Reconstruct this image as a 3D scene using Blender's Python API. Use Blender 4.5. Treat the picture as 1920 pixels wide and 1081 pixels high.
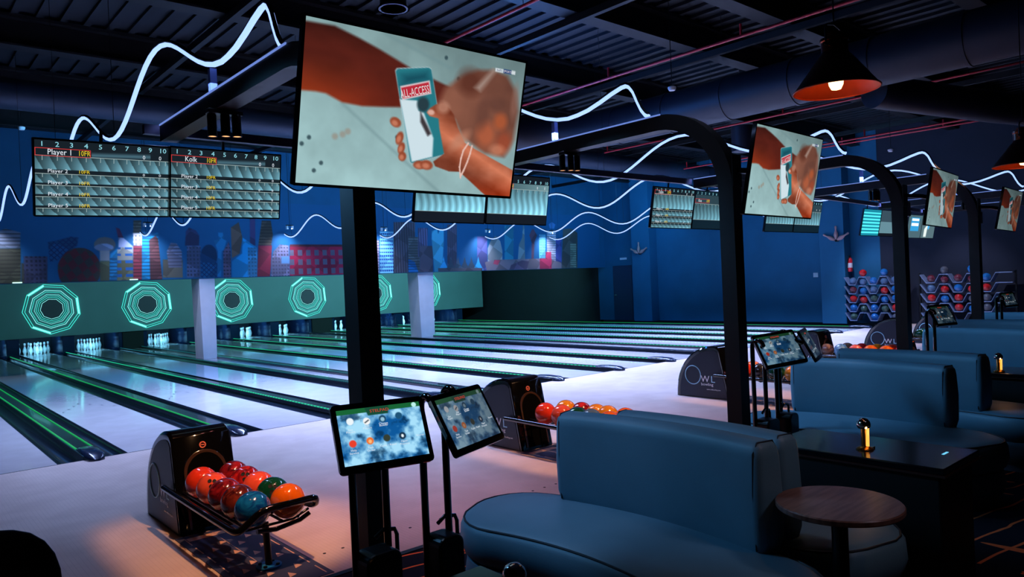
import bpy, bmesh, math, random
import numpy as np
from mathutils import Vector, Matrix
R = math.radians
random.seed(7)
scn = bpy.context.scene
col = scn.collection
for o in list(bpy.data.objects):
    bpy.data.objects.remove(o)

# ---------------------------------------------------------------- camera, view, world
def cam_basis(roll, pitch, yaw):
    cy, sy, cp, sp, cr, sr = math.cos(yaw), math.sin(yaw), math.cos(pitch), math.sin(pitch), math.cos(roll), math.sin(roll)
    F = Vector((sy * cp, cy * cp, -sp)); X = Vector((cy, -sy, 0)); D = F.cross(X)
    return cr * X + sr * D, -sr * X + cr * D, F
cx_, cd_, cf_ = cam_basis(.0435, .0074, .7187)
cam = bpy.data.cameras.new('camera'); camo = bpy.data.objects.new('camera', cam); col.objects.link(camo)
m = Matrix((cx_, -cd_, -cf_)).transposed().to_4x4(); m.translation = Vector((0, 0, 1.65))
camo.matrix_world = m
cam.sensor_width = 36; cam.lens = 1368.565 / 1920 * 36; cam.clip_start = .05; cam.clip_end = 200
scn.camera = camo
scn.view_settings.view_transform = 'Standard'; scn.view_settings.look = 'None'
scn.view_settings.exposure = 0.0; scn.view_settings.gamma = 1; scn.view_settings.use_curve_mapping = False
world = bpy.data.worlds.new('world'); scn.world = world; world.use_nodes = True
bg = world.node_tree.nodes['Background']; bg.inputs[0].default_value = (.10, .22, .5, 1); bg.inputs[1].default_value = .012

# ---------------------------------------------------------------- large lights (LED tubes, mural spots and added fill)
def light(kind, name, loc, energy, color, aim=None, size=.2, size_y=None, spot=60, blend=.5, spec=1.0, spread=180):
    l = bpy.data.lights.new(name, kind); l.energy = energy; l.color = color
    if kind == 'AREA':
        l.size = size; l.spread = R(spread)
        if size_y: l.shape = 'RECTANGLE'; l.size_y = size_y
    elif kind == 'SPOT':
        l.spot_size = R(spot); l.spot_blend = blend; l.shadow_soft_size = size
    else: l.shadow_soft_size = size
    l.specular_factor = spec
    o = bpy.data.objects.new(name, l); col.objects.link(o); o.location = loc
    if aim is not None:
        o.rotation_euler = (Vector(aim) - Vector(loc)).to_track_quat('-Z', 'Y').to_euler()
    return o
PX = [1.74, 4.91, 8.55, 11.56, 15.65, 18.68]        # centre line of each pair of lanes
BLUE = (.22, .42, 1.0); WHITEBLUE = (.36, .50, 1.0); WARM = (1.0, .52, .28); CYAN = (.12, .62, 1.0)
# LED wave tubes: long light under each tube, shining on lanes
for k, x in enumerate(PX):
    for y0, y1, e in ((4.6, 8.6, 150), (8.9, 14.0, 460), (14.0, 18.6, 130)):
        light('AREA', 'led_tube_light', (x, (y0 + y1) / 2, 3.05), e * (.24 if k == 0 and y0 < 5 else .30 if k == 0 else .75 if k == 1 and y0 > 5 else 1), WHITEBLUE if y0 < 14 else (.10, .34, 1.0), (x, (y0 + y1) / 2, 0), .12, y1 - y0, spec=0, spread=112)
    # spot at end of each tube, washing down mural wall
    light('SPOT', 'mural_spot', (x + .2, 19.2, 3.45), 95, (.62, .72, 1.0), (x + .2, 19.62, 2.5), .03, spot=110, blend=.9)
for x in (5, 10, 15, 19):                            # added teal fill hidden behind the bulkhead, brightening the masking
    light('AREA', 'masking_fill', (x, 20.6, 2.4), 4 + x * 13, (.22, .78, .85), (x, 27, 1.4), 2.0, .2, spec=0)
for x, y in ((6.6, 19.8), (13.6, 19.95)):  # added fill, only there to whiten the pillars
    light('SPOT', 'pillar_fill', (x - 1.6, 16.2, 3.7), 420, (.58, .6, 1.0), (x, y, 1.1), .1, spot=26, blend=.9)
# added blue fill lights that brighten the blue painted walls
for x in (3, 9, 15, 20):
    light('AREA', 'blue_wall_fill', (x, 15.5, 4.7), 70 if x > 4 else 13, (.09, .50, 1.0), (x, 20, 3.2), 1.6, .4)
for y in (8, 12, 16):
    light('AREA', 'blue_wall_fill', (17.8, y, 4.6), 20, (.10, .50, 1.0), (22.3, y, 1.6), 1.6, .4)
for p_, a_, e_ in (((.9, 4.8, 2.85), (2.9, 2.1, .6), 170), ((4.1, 4.9, 2.85), (6.1, 2.4, .5), 260), ((7.6, 5.2, 2.85), (9.6, 2.8, .6), 300), ((10.6, 5.3, 2.85), (12.8, 3.0, .6), 260)):
    light('SPOT', 'blue_seating_fill', p_, e_, (.15, .50, 1.0), a_, .3, spot=52, blend=1, spec=.4)  # added fill spots that bring out the sofa backs
light('SPOT', 'overhead_seating_fill', (1.6, 3.6, 4.6), 190, (.46, .62, 1.0), (2.5, 2.5, .45), .3, spot=34, blend=1, spec=.4)  # added fill from above to lighten the seats
light('SPOT', 'overhead_seating_fill', (4.6, 3.8, 4.6), 190, (.42, .62, 1.0), (5.5, 2.5, .45), .3, spot=34, blend=1, spec=.4)
light('SPOT', 'overhead_seating_fill', (3.4, -.9, 3.8), 60, (.85, .72, .95), (3.1, 1.6, .8), .25, spot=30, blend=1, spec=.5)  # added fill from behind the camera for the sofa end faces
light('AREA', 'blue_deck_fill', (8.0, 9.0, 4.0), 60, (.03, .25, 1.0), (9.5, 6.5, 6.0), 2.0, .5)  # added fill that tints the ceiling deck blue

# ---------------------------------------------------------------- materials
MATS = {}
def s2l(c):
    return tuple((v / 255 / 12.92) if v / 255 <= .04045 else ((v / 255 + .055) / 1.055) ** 2.4 for v in c)
def mat(name, rgb, rough=.5, metal=0, noise=0, nscale=20, bump=0, bscale=60, coat=0, spec=.5, rgb2=None):
    if name in MATS: return MATS[name]
    m = bpy.data.materials.new(name); m.use_nodes = True; nt = m.node_tree; b = nt.nodes['Principled BSDF']
    c = s2l(rgb) + (1,)
    b.inputs['Base Color'].default_value = c; b.inputs['Roughness'].default_value = rough; b.inputs['Metallic'].default_value = metal
    b.inputs['Coat Weight'].default_value = coat; b.inputs['Specular IOR Level'].default_value = spec
    if coat: b.inputs['Coat Roughness'].default_value = .05
    tc = nt.nodes.new('ShaderNodeTexCoord')
    n = nt.nodes.new('ShaderNodeTexNoise'); n.inputs['Scale'].default_value = nscale; n.inputs['Detail'].default_value = 3
    nt.links.new(tc.outputs['Object'], n.inputs['Vector'])
    cr = nt.nodes.new('ShaderNodeValToRGB')
    c2 = s2l(rgb2) + (1,) if rgb2 else tuple(v * (1 - noise) for v in c[:3]) + (1,)
    cr.color_ramp.elements[0].color = c2; cr.color_ramp.elements[1].color = c
    cr.color_ramp.elements[0].position = .38; cr.color_ramp.elements[1].position = .62
    nt.links.new(n.outputs['Fac'], cr.inputs['Fac']); nt.links.new(cr.outputs['Color'], b.inputs['Base Color'])
    if bump:
        n2 = nt.nodes.new('ShaderNodeTexNoise'); n2.inputs['Scale'].default_value = bscale
        nt.links.new(tc.outputs['Object'], n2.inputs['Vector'])
        bp = nt.nodes.new('ShaderNodeBump'); bp.inputs['Strength'].default_value = bump; bp.inputs['Distance'].default_value = .004
        nt.links.new(n2.outputs['Fac'], bp.inputs['Height']); nt.links.new(bp.outputs['Normal'], b.inputs['Normal'])
    MATS[name] = m; return m
def emis(name, rgb, strength=1.0, base=(0, 0, 0)):
    if name in MATS: return MATS[name]
    m = bpy.data.materials.new(name); m.use_nodes = True; nt = m.node_tree; b = nt.nodes['Principled BSDF']
    b.inputs['Base Color'].default_value = s2l(base) + (1,)
    b.inputs['Emission Color'].default_value = s2l(rgb) + (1,); b.inputs['Emission Strength'].default_value = strength
    b.inputs['Roughness'].default_value = .4
    MATS[name] = m; return m
def picmat(name, strength, gloss=.15, spec=.5):                # a lit picture: colours stored on the screen's own pixels
    m = bpy.data.materials.new(name); m.use_nodes = True; nt = m.node_tree; b = nt.nodes['Principled BSDF']
    b.inputs['Base Color'].default_value = (.004, .004, .005, 1); b.inputs['Roughness'].default_value = gloss
    b.inputs['Specular IOR Level'].default_value = spec
    a = nt.nodes.new('ShaderNodeAttribute'); a.attribute_name = 'pic'
    nt.links.new(a.outputs['Color'], b.inputs['Emission Color']); b.inputs['Emission Strength'].default_value = strength
    MATS[name] = m; return m

black = mat('black_metal', (14, 14, 16), .35, .3, .2)
blackgloss = mat('black_gloss', (8, 8, 9), .08, 0, .1, coat=1)
plastic = mat('black_plastic', (12, 12, 14), .3, 0, .2)
bronze = mat('dark_bronze_post', (34, 27, 26), .45, .3, .25, 6)
dark = mat('dark_void', (6, 8, 12), .8)
white = mat('white_paint', (225, 225, 232), .5, 0, .05, 4)
chrome = mat('chrome', (200, 200, 205), .12, 1)
brass = mat('brass', (190, 140, 70), .2, 1)
paper = emis('lit_white', (235, 245, 255), .9)
yellow = emis('lit_yellow', (240, 210, 40), .9)
cyanlit = emis('lit_cyan', (150, 225, 240), .95)
redlit = emis('lit_red', (215, 60, 60), .9)
paleline = emis('lit_pale_line', (190, 215, 215), .8)

# ---------------------------------------------------------------- mesh helpers
class MB:
    def __init__(s): s.v = []; s.f = []; s.M = Matrix.Identity(4)
    def at(s, M): s.M = M; return s
    def add(s, vs, fs):
        k = len(s.v); s.v += [tuple(s.M @ Vector(v)) for v in vs]; s.f += [tuple(i + k for i in f) for f in fs]; return s
    def box(s, x0, y0, z0, x1, y1, z1):
        return s.add([(x0, y0, z0), (x1, y0, z0), (x1, y1, z0), (x0, y1, z0), (x0, y0, z1), (x1, y0, z1), (x1, y1, z1), (x0, y1, z1)],
                     [(0, 3, 2, 1), (4, 5, 6, 7), (0, 1, 5, 4), (1, 2, 6, 5), (2, 3, 7, 6), (3, 0, 4, 7)])
    def tube(s, path, r, n=10, caps=True, closed=False, square=False):
        P = [Vector(p) for p in path]; N = len(P); vs = []; fs = []
        T = []
        for i in range(N):
            a = P[(i - 1) % N] if (closed or i) else P[i]; b = P[(i + 1) % N] if (closed or i < N - 1) else P[i]
            T.append((b - a).normalized())
        ref = Vector((0, 0, 1)) if abs(T[0].z) < .9 else Vector((1, 0, 0))
        nrm = (ref - T[0] * ref.dot(T[0])).normalized()
        for i in range(N):
            nrm = (nrm - T[i] * nrm.dot(T[i])).normalized(); bn = T[i].cross(nrm)
            rr = r[i] if isinstance(r, (list, tuple)) else r
            for k in range(n):
                a = 2 * math.pi * (k + .5) / n; vs.append(P[i] + nrm * math.cos(a) * rr + bn * math.sin(a) * rr)
        for i in range(N if closed else N - 1):
            j = (i + 1) % N
            for k in range(n): fs.append((i * n + k, i * n + (k + 1) % n, j * n + (k + 1) % n, j * n + k))
        if caps and not closed: fs.append(tuple(range(n))[::-1]); fs.append(tuple((N - 1) * n + k for k in range(n)))
        return s.add(vs, fs)
    def lathe(s, prof, c=(0, 0, 0), n=24, axis='z', cap=(1, 1)):
        vs = []; fs = []; m_ = len(prof)
        for r, z in prof:
            for k in range(n):
                a = 2 * math.pi * k / n; p = (r * math.cos(a), r * math.sin(a), z)
                if axis == 'x': p = (p[2], p[0], p[1])
                if axis == 'y': p = (p[1], p[2], p[0])
                vs.append((p[0] + c[0], p[1] + c[1], p[2] + c[2]))
        for i in range(m_ - 1):
            for k in range(n): fs.append((i * n + k, i * n + (k + 1) % n, (i + 1) * n + (k + 1) % n, (i + 1) * n + k))
        if cap[0] and prof[0][0] > 1e-5: fs.append(tuple(range(n))[::-1])
        if cap[1] and prof[-1][0] > 1e-5: fs.append(tuple((m_ - 1) * n + k for k in range(n)))
        return s.add(vs, fs)
    def rings(s, rings):                                       # skin closed loops of equal length, capped
        n = len(rings[0]); vs = [p for r in rings for p in r]; fs = []
        for i in range(len(rings) - 1):
            for k in range(n): fs.append((i * n + k, i * n + (k + 1) % n, (i + 1) * n + (k + 1) % n, (i + 1) * n + k))
        fs.append(tuple(range(n))[::-1]); fs.append(tuple((len(rings) - 1) * n + k for k in range(n)))
        return s.add(vs, fs)
    def prism(s, poly, d0, d1, plane='xy'):
        def p3(a, b, d): return (a, b, d) if plane == 'xy' else ((a, d, b) if plane == 'xz' else (d, a, b))
        return s.rings([[p3(a, b, d0) for a, b in poly], [p3(a, b, d1) for a, b in poly]])
    def ball(s, c, r, n=20, sx=1, sy=1, sz=1):
        prof = [(max(r * math.sin(math.pi * i / n), 0), -r * math.cos(math.pi * i / n)) for i in range(n + 1)]
        k = len(s.v); M0 = s.M; s.M = M0 @ Matrix.Translation(c) @ Matrix.Diagonal((sx, sy, sz, 1)); s.lathe(prof, n=n * 2 if n < 14 else 24); s.M = M0; return s
    def mesh(s, name, m=None, smooth=False, bevel=0):
        me = bpy.data.meshes.new(name); me.from_pydata(s.v, [], s.f)
        bm = bmesh.new(); bm.from_mesh(me); bmesh.ops.remove_doubles(bm, verts=bm.verts, dist=1e-5)
        if bevel: bmesh.ops.bevel(bm, geom=[e for e in bm.edges if len(e.link_faces) == 2 and e.calc_face_angle(0) > .6], offset=bevel, segments=2, affect='EDGES', profile=.5)
        bmesh.ops.recalc_face_normals(bm, faces=bm.faces)
        bm.to_mesh(me); bm.free()
        if m: me.materials.append(m)
        if smooth:
            me.polygons.foreach_set('use_smooth', [True] * len(me.polygons))
            try: me.set_sharp_from_angle(angle=R(38))
            except Exception: pass
        return me
    def build(s, name, m, parent=None, smooth=False, bevel=0, **kw):
        return link(name, s.mesh(name, m, smooth, bevel), parent, **kw)
def link(name, me, parent=None, loc=None, label=None, kind=None):
    o = bpy.data.objects.new(name, me); col.objects.link(o)
    if parent is not None: o.parent = parent
    if loc is not None: o.location = loc
    if label: o['label'] = label
    if kind: o['kind'] = kind
    return o
def thing(name, label, cat, loc=(0, 0, 0), rotz=0, group=None):
    o = bpy.data.objects.new(name, None); col.objects.link(o); o.empty_display_size = .1
    o.location = loc; o.rotation_euler = (0, 0, rotz); o['label'] = label; o['category'] = cat
    if group: o['group'] = group
    return o
def tag(o, label, cat, group=None):
    o['label'] = label; o['category'] = cat
    if group: o['group'] = group
    return o
def struct(o, label=None):
    o['kind'] = 'structure'
    if label: o['label'] = label
    return o
def dup(root, loc, label, group=None, rotz=None):
    r = root.copy(); col.objects.link(r); r.location = loc; r['label'] = label
    if rotz is not None: r.rotation_euler = (0, 0, rotz)
    if group: r['group'] = group
    for ch in list(root.children):
        c = ch.copy(); col.objects.link(c); c.parent = r
        for g in ch.children:
            d = g.copy(); col.objects.link(d); d.parent = c
    return r
def panel(center, yaw, tilt, roll):                            # frame of a flat panel that faces -Y, x right, y up, z out
    u = Vector((1, 0, 0)); up = Vector((0, math.sin(tilt), math.cos(tilt))); n = Vector((0, -math.cos(tilt), math.sin(tilt)))
    u3 = math.cos(roll) * u + math.sin(roll) * up; up3 = -math.sin(roll) * u + math.cos(roll) * up
    Rz = Matrix.Rotation(yaw, 3, 'Z'); M = Matrix((Rz @ u3, Rz @ up3, Rz @ n)).transposed().to_4x4(); M.translation = Vector(center)
    return M
def textmesh(items, name, m, parent, M=None, depth=.0006, **kw):
    """items: (string, x, y, height, x-stretch, align) drawn in the plane of M, one mesh"""
    vs = []; fs = []
    for body, x, y, h, sx, al in items:
        cu = bpy.data.curves.new('t', 'FONT'); cu.body = body; cu.size = h * 1.35; cu.align_x = al; cu.resolution_u = 2
        o = bpy.data.objects.new('t', cu); col.objects.link(o)
        dg = bpy.context.evaluated_depsgraph_get(); me = bpy.data.meshes.new_from_object(o.evaluated_get(dg))
        k = len(vs); vs += [(v.co.x * sx + x, v.co.y + y, v.co.z) for v in me.vertices]; fs += [tuple(i + k for i in p.vertices) for p in me.polygons]
        bpy.data.objects.remove(o); bpy.data.meshes.remove(me); bpy.data.curves.remove(cu)
    me = bpy.data.meshes.new(name); me.from_pydata(vs, [], fs); bm = bmesh.new(); bm.from_mesh(me)
    if depth:
        g = bmesh.ops.extrude_face_region(bm, geom=bm.faces[:]); bmesh.ops.translate(bm, verts=[e for e in g['geom'] if isinstance(e, bmesh.types.BMVert)], vec=(0, 0, depth))
    if M is not None: bmesh.ops.transform(bm, matrix=M, verts=bm.verts)
    bmesh.ops.recalc_face_normals(bm, faces=bm.faces); bm.to_mesh(me); bm.free(); me.materials.append(m)
    return link(name, me, parent, **kw)
def rrect(w, h, r, n=5):
    out = []
    for cx, cy, a0 in ((w / 2 - r, h / 2 - r, 0), (-w / 2 + r, h / 2 - r, 90), (-w / 2 + r, -h / 2 + r, 180), (w / 2 - r, -h / 2 + r, 270)):
        for i in range(n + 1):
            a = R(a0 + 90 * i / n); out.append((cx + r * math.cos(a), cy + r * math.sin(a)))
    return out
def arc(c, r, a0, a1, n, plane='yz', off=0):
    out = []
    for i in range(n + 1):
        a = R(a0 + (a1 - a0) * i / n); p, q = c[0] + r * math.cos(a), c[1] + r * math.sin(a)
        out.append((off, p, q) if plane == 'yz' else (p, off, q))
    return out

# ---------------------------------------------------------------- picture painting (numpy, on a dense vertex grid)
def sdpoly(U, V, poly):
    d = np.full(U.shape, 1e9); s = np.ones(U.shape); n = len(poly)
    for i in range(n):
        ax, ay = poly[i]; bx, by = poly[i - 1]; ex, ey = bx - ax, by - ay; wx, wy = U - ax, V - ay
        t = np.clip((wx * ex + wy * ey) / (ex * ex + ey * ey + 1e-12), 0, 1)
        d = np.minimum(d, (wx - ex * t) ** 2 + (wy - ey * t) ** 2)
        c1 = V >= ay; c2 = V < by; c3 = ex * wy > ey * wx
        s = np.where((c1 & c2 & c3) | (~c1 & ~c2 & ~c3), -s, s)
    return s * np.sqrt(d)
def paint(img, U, V, poly, rgb, soft=.003, alpha=1.0):
    a = np.clip(.5 - sdpoly(U, V, poly) / soft, 0, 1)[..., None] * alpha
    img[:] = img * (1 - a) + np.array(rgb, float) * a; return a
def blob(img, U, V, cx, cy, rx, ry, rgb, soft=.4, alpha=1.0, ang=0):
    c, s = math.cos(ang), math.sin(ang); x = (U - cx) * c + (V - cy) * s; y = -(U - cx) * s + (V - cy) * c
    d = np.sqrt((x / rx) ** 2 + (y / ry) ** 2); a = (np.clip((1 - d) / soft + .5, 0, 1) * alpha)[..., None]
    img[:] = img * (1 - a) + np.array(rgb, float) * a
_rs = np.random.RandomState(3)
def fbm(U, V, sc, octv=4, seed=0):
    out = np.zeros(U.shape); amp = 1; tot = 0
    for o in range(octv):
        g = np.random.RandomState(seed + o).rand(64, 64); x = (U * sc * 2 ** o) % 63; y = (V * sc * 2 ** o) % 63
        xi = x.astype(int); yi = y.astype(int); fx = x - xi; fy = y - yi; fx = fx * fx * (3 - 2 * fx); fy = fy * fy * (3 - 2 * fy)
        out += amp * ((g[yi, xi] * (1 - fx) + g[yi, xi + 1] * fx) * (1 - fy) + (g[yi + 1, xi] * (1 - fx) + g[yi + 1, xi + 1] * fx) * fy); tot += amp; amp *= .5
    return out / tot
def uvgrid(nx, ny): return np.meshgrid(np.linspace(0, 1, nx), np.linspace(0, 1, ny))
def picmesh(name, img, w, h, m, thick=0):
    """grid in the xy plane centred at the origin; img rows run top to bottom, sRGB 0-255"""
    ny, nx = img.shape[:2]; X, Y = np.meshgrid(np.linspace(-w / 2, w / 2, nx), np.linspace(h / 2, -h / 2, ny))
    co = np.stack([X, Y, np.zeros_like(X)], -1).reshape(-1, 3)
    i = np.arange((ny - 1) * (nx - 1)); r_, c_ = i // (nx - 1), i % (nx - 1); a = r_ * nx + c_
    f = np.stack([a, a + nx, a + nx + 1, a + 1], -1)
    me = bpy.data.meshes.new(name); me.vertices.add(len(co)); me.vertices.foreach_set('co', co.ravel())
    me.loops.add(len(f) * 4); me.polygons.add(len(f)); me.loops.foreach_set('vertex_index', f.ravel().astype(np.int32))
    me.polygons.foreach_set('loop_start', np.arange(0, len(f) * 4, 4, dtype=np.int32))
    try: me.polygons.foreach_set('loop_total', np.full(len(f), 4, dtype=np.int32))
    except Exception: pass
    me.update(calc_edges=True)
    at = me.attributes.new('pic', 'FLOAT_COLOR', 'POINT'); v = np.clip(img, 0, 255) / 255.
    lin = np.where(v <= .04045, v / 12.92, ((v + .055) / 1.055) ** 2.4)
    at.data.foreach_set('color', np.concatenate([lin.reshape(-1, 3), np.ones((nx * ny, 1))], 1).ravel())
    me.materials.append(m); return me

# ================================================================ SETTING
FOUL, APR, DECK, PINY, PITY = 8.70, 3.90, 27.7, 28.0, 29.3
def wood(name, rgb, rgb2, rough, plank, gap):
    m = mat(name, rgb, rough, 0, 0, 3, rgb2=rgb2, coat=.35); nt = m.node_tree; b = nt.nodes['Principled BSDF']
    b.inputs['Coat Roughness'].default_value = .06
    tc = nt.nodes.new('ShaderNodeTexCoord'); sx = nt.nodes.new('ShaderNodeSeparateXYZ'); nt.links.new(tc.outputs['Object'], sx.inputs[0])
    d = nt.nodes.new('ShaderNodeMath'); d.operation = 'DIVIDE'; d.inputs[1].default_value = plank; nt.links.new(sx.outputs['X'], d.inputs[0])
    fr = nt.nodes.new('ShaderNodeMath'); fr.operation = 'FRACT'; nt.links.new(d.outputs[0], fr.inputs[0])
    lt = nt.nodes.new('ShaderNodeMath'); lt.operation = 'LESS_THAN'; lt.inputs[1].default_value = .07; nt.links.new(fr.outputs[0], lt.inputs[0])
    mx = nt.nodes.new('ShaderNodeMix'); mx.data_type = 'RGBA'; mx.inputs['B'].default_value = s2l(gap) + (1,)
    old = b.inputs['Base Color'].links[0].from_socket
    nt.links.new(lt.outputs[0], mx.inputs['Factor']); nt.links.new(old, mx.inputs['A']); nt.links.new(mx.outputs['Result'], b.inputs['Base Color'])
    return m
approach_m = wood('approach_wood', (205, 182, 170), (194, 170, 158), .42, .0285, (182, 158, 147))
lane_m = wood('lane_wood', (206, 196, 196), (198, 188, 188), .10, .0285, (202, 192, 192))
lane_m.node_tree.nodes['Principled BSDF'].inputs['Coat Weight'].default_value = .35
approach_m.node_tree.nodes['Principled BSDF'].inputs['Coat Weight'].default_value = .0
XR = 22.3
# carpet with orange streaks
cm = bpy.data.materials.new('carpet'); cm.use_nodes = True; nt = cm.node_tree; b = nt.nodes['Principled BSDF']; b.inputs['Roughness'].default_value = .95
b.inputs['Specular IOR Level'].default_value = .1
tc = nt.nodes.new('ShaderNodeTexCoord')
def streaks(ang, su, sv, thr, seed):
    mp = nt.nodes.new('ShaderNodeMapping'); mp.inputs['Rotation'].default_value = (0, 0, R(ang)); mp.inputs['Scale'].default_value = (su, sv, 1); mp.inputs['Location'].default_value = (seed, seed * 2, 0)
    nt.links.new(tc.outputs['Object'], mp.inputs['Vector'])
    v = nt.nodes.new('ShaderNodeTexNoise'); v.inputs['Scale'].default_value = 1.0; v.inputs['Detail'].default_value = 1.5; nt.links.new(mp.outputs[0], v.inputs['Vector'])
    g = nt.nodes.new('ShaderNodeMath'); g.operation = 'GREATER_THAN'; g.inputs[1].default_value = thr; nt.links.new(v.outputs['Fac'], g.inputs[0]); return g
def lines(ang, pitch, wdt):
    mp = nt.nodes.new('ShaderNodeMapping'); mp.inputs['Rotation'].default_value = (0, 0, R(ang)); nt.links.new(tc.outputs['Object'], mp.inputs['Vector'])
    nz = nt.nodes.new('ShaderNodeTexNoise'); nz.inputs['Scale'].default_value = 2.2; nt.links.new(tc.outputs['Object'], nz.inputs['Vector'])
    sp = nt.nodes.new('ShaderNodeSeparateXYZ'); nt.links.new(mp.outputs[0], sp.inputs[0])
    ad = nt.nodes.new('ShaderNodeMath'); ad.operation = 'MULTIPLY_ADD'; ad.inputs[1].default_value = .10; nt.links.new(nz.outputs['Fac'], ad.inputs[0]); nt.links.new(sp.outputs['X'], ad.inputs[2])
    dv = nt.nodes.new('ShaderNodeMath'); dv.operation = 'DIVIDE'; dv.inputs[1].default_value = pitch; nt.links.new(ad.outputs[0], dv.inputs[0])
    fr = nt.nodes.new('ShaderNodeMath'); fr.operation = 'FRACT'; nt.links.new(dv.outputs[0], fr.inputs[0])
    l = nt.nodes.new('ShaderNodeMath'); l.operation = 'LESS_THAN'; l.inputs[1].default_value = wdt; nt.links.new(fr.outputs[0], l.inputs[0]); return l
s1 = streaks(38, 9, 1.6, .66, 1.0); s2 = lines(100, .19, .09); s3 = streaks(10, .8, .8, .44, 5.0)
ml = nt.nodes.new('ShaderNodeMath'); ml.operation = 'MULTIPLY'; nt.links.new(s2.outputs[0], ml.inputs[0]); nt.links.new(s3.outputs[0], ml.inputs[1])
mx = nt.nodes.new('ShaderNodeMath'); mx.operation = 'MAXIMUM'; nt.links.new(s1.outputs[0], mx.inputs[0]); nt.links.new(ml.outputs[0], mx.inputs[1])
mc = nt.nodes.new('ShaderNodeMix'); mc.data_type = 'RGBA'; mc.inputs['A'].default_value = s2l((22, 26, 38)) + (1,); mc.inputs['B'].default_value = s2l((235, 112, 62)) + (1,)
nt.links.new(mx.outputs[0], mc.inputs['Factor']); nt.links.new(mc.outputs['Result'], b.inputs['Base Color'])
struct(MB().box(-4, -5, -.1, XR, APR, 0).build('floor_carpet', cm), 'dark navy carpet with orange streaks under the seating')
struct(MB().box(-4, APR, -.1, XR, FOUL, .0).build('floor_approach', approach_m), 'pale wooden approach floor in front of the lanes')
struct(MB().box(-4, APR - .02, -.002, XR, APR + .025, .006).build('trim_1', black), 'black edging strip between carpet and approach')
struct(MB().box(-4, FOUL, -.3, XR, 31, -.12).build('floor_base', dark))
struct(MB().box(-4, FOUL - .004, -.05, XR, FOUL + .012, .0015).build('trim_2', dark), 'dark foul line across the lanes')
# marker dots on approach
dots = MB()
for x, y, z in [(2.12 * .92 - .0 + i * .128, 4.28, 0) for i in range(-14, 150)]:
    if (int(round(x * 100)) % 5) < 4: dots.lathe([(.011, 0.0), (.011, .0012)], (x * 1.0, y, 0), 8)
struct(dots.build('approach_markers', dark), 'small dark marker dots set in the approach floor')

wallblue = mat('blue_wall_paint', (6, 96, 138), .75, 0, .12, 1.2)
walldark = mat('dark_wall_paint', (16, 20, 30), .8, 0, .2, 1.5)
struct(MB().box(-4.2, -5, 0, -4, 31, 5.8).build('wall_left', walldark))
struct(MB().box(-4, 30.4, -.1, XR, 30.6, 5.8).build('wall_back', walldark))
struct(MB().box(-4.2, -5.2, 0, XR, -5, 5.8).build('wall_rear', walldark))
# right wall: blue part along the lanes, dark part behind the ball racks
struct(MB().box(XR, 9.0, 0, XR + .2, 20.1, 5.8).build('wall_right', wallblue), 'blue painted side wall beyond the last lane')
struct(MB().box(XR, 20.1, -.1, XR + .2, 31, 5.8).build('wall_right_far', walldark))
struct(MB().box(XR, -5.2, 0, XR + .2, 9.0, 5.8).build('wall_right_near', mat('navy_wall', (20, 30, 52), .8, 0, .15, 1.5)), 'dark navy wall behind the ball racks')
struct(MB().box(XR - .45, 17.1, 0, XR, 17.95, 5.6).build('trim_3', wallblue, bevel=.01), 'blue wall pier carrying the far pin ornament')
struct(MB().box(XR - .45, 9.85, 0, XR, 10.6, 5.6).build('trim_4', wallblue, bevel=.01), 'blue wall pier carrying the near pin ornament')
d = struct(MB().box(XR - .03, 18.35, 0, XR - .001, 19.3, 2.15).build('door_1', mat('door_blue', (14, 40, 80), .5), bevel=.008), 'dark blue door in the side wall')
MB().tube([(XR - .03, 19.2, 1.0), (XR - .08, 19.2, 1.0), (XR - .08, 19.08, 1.0)], .012, 8).build('door_handle', chrome, d)
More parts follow.
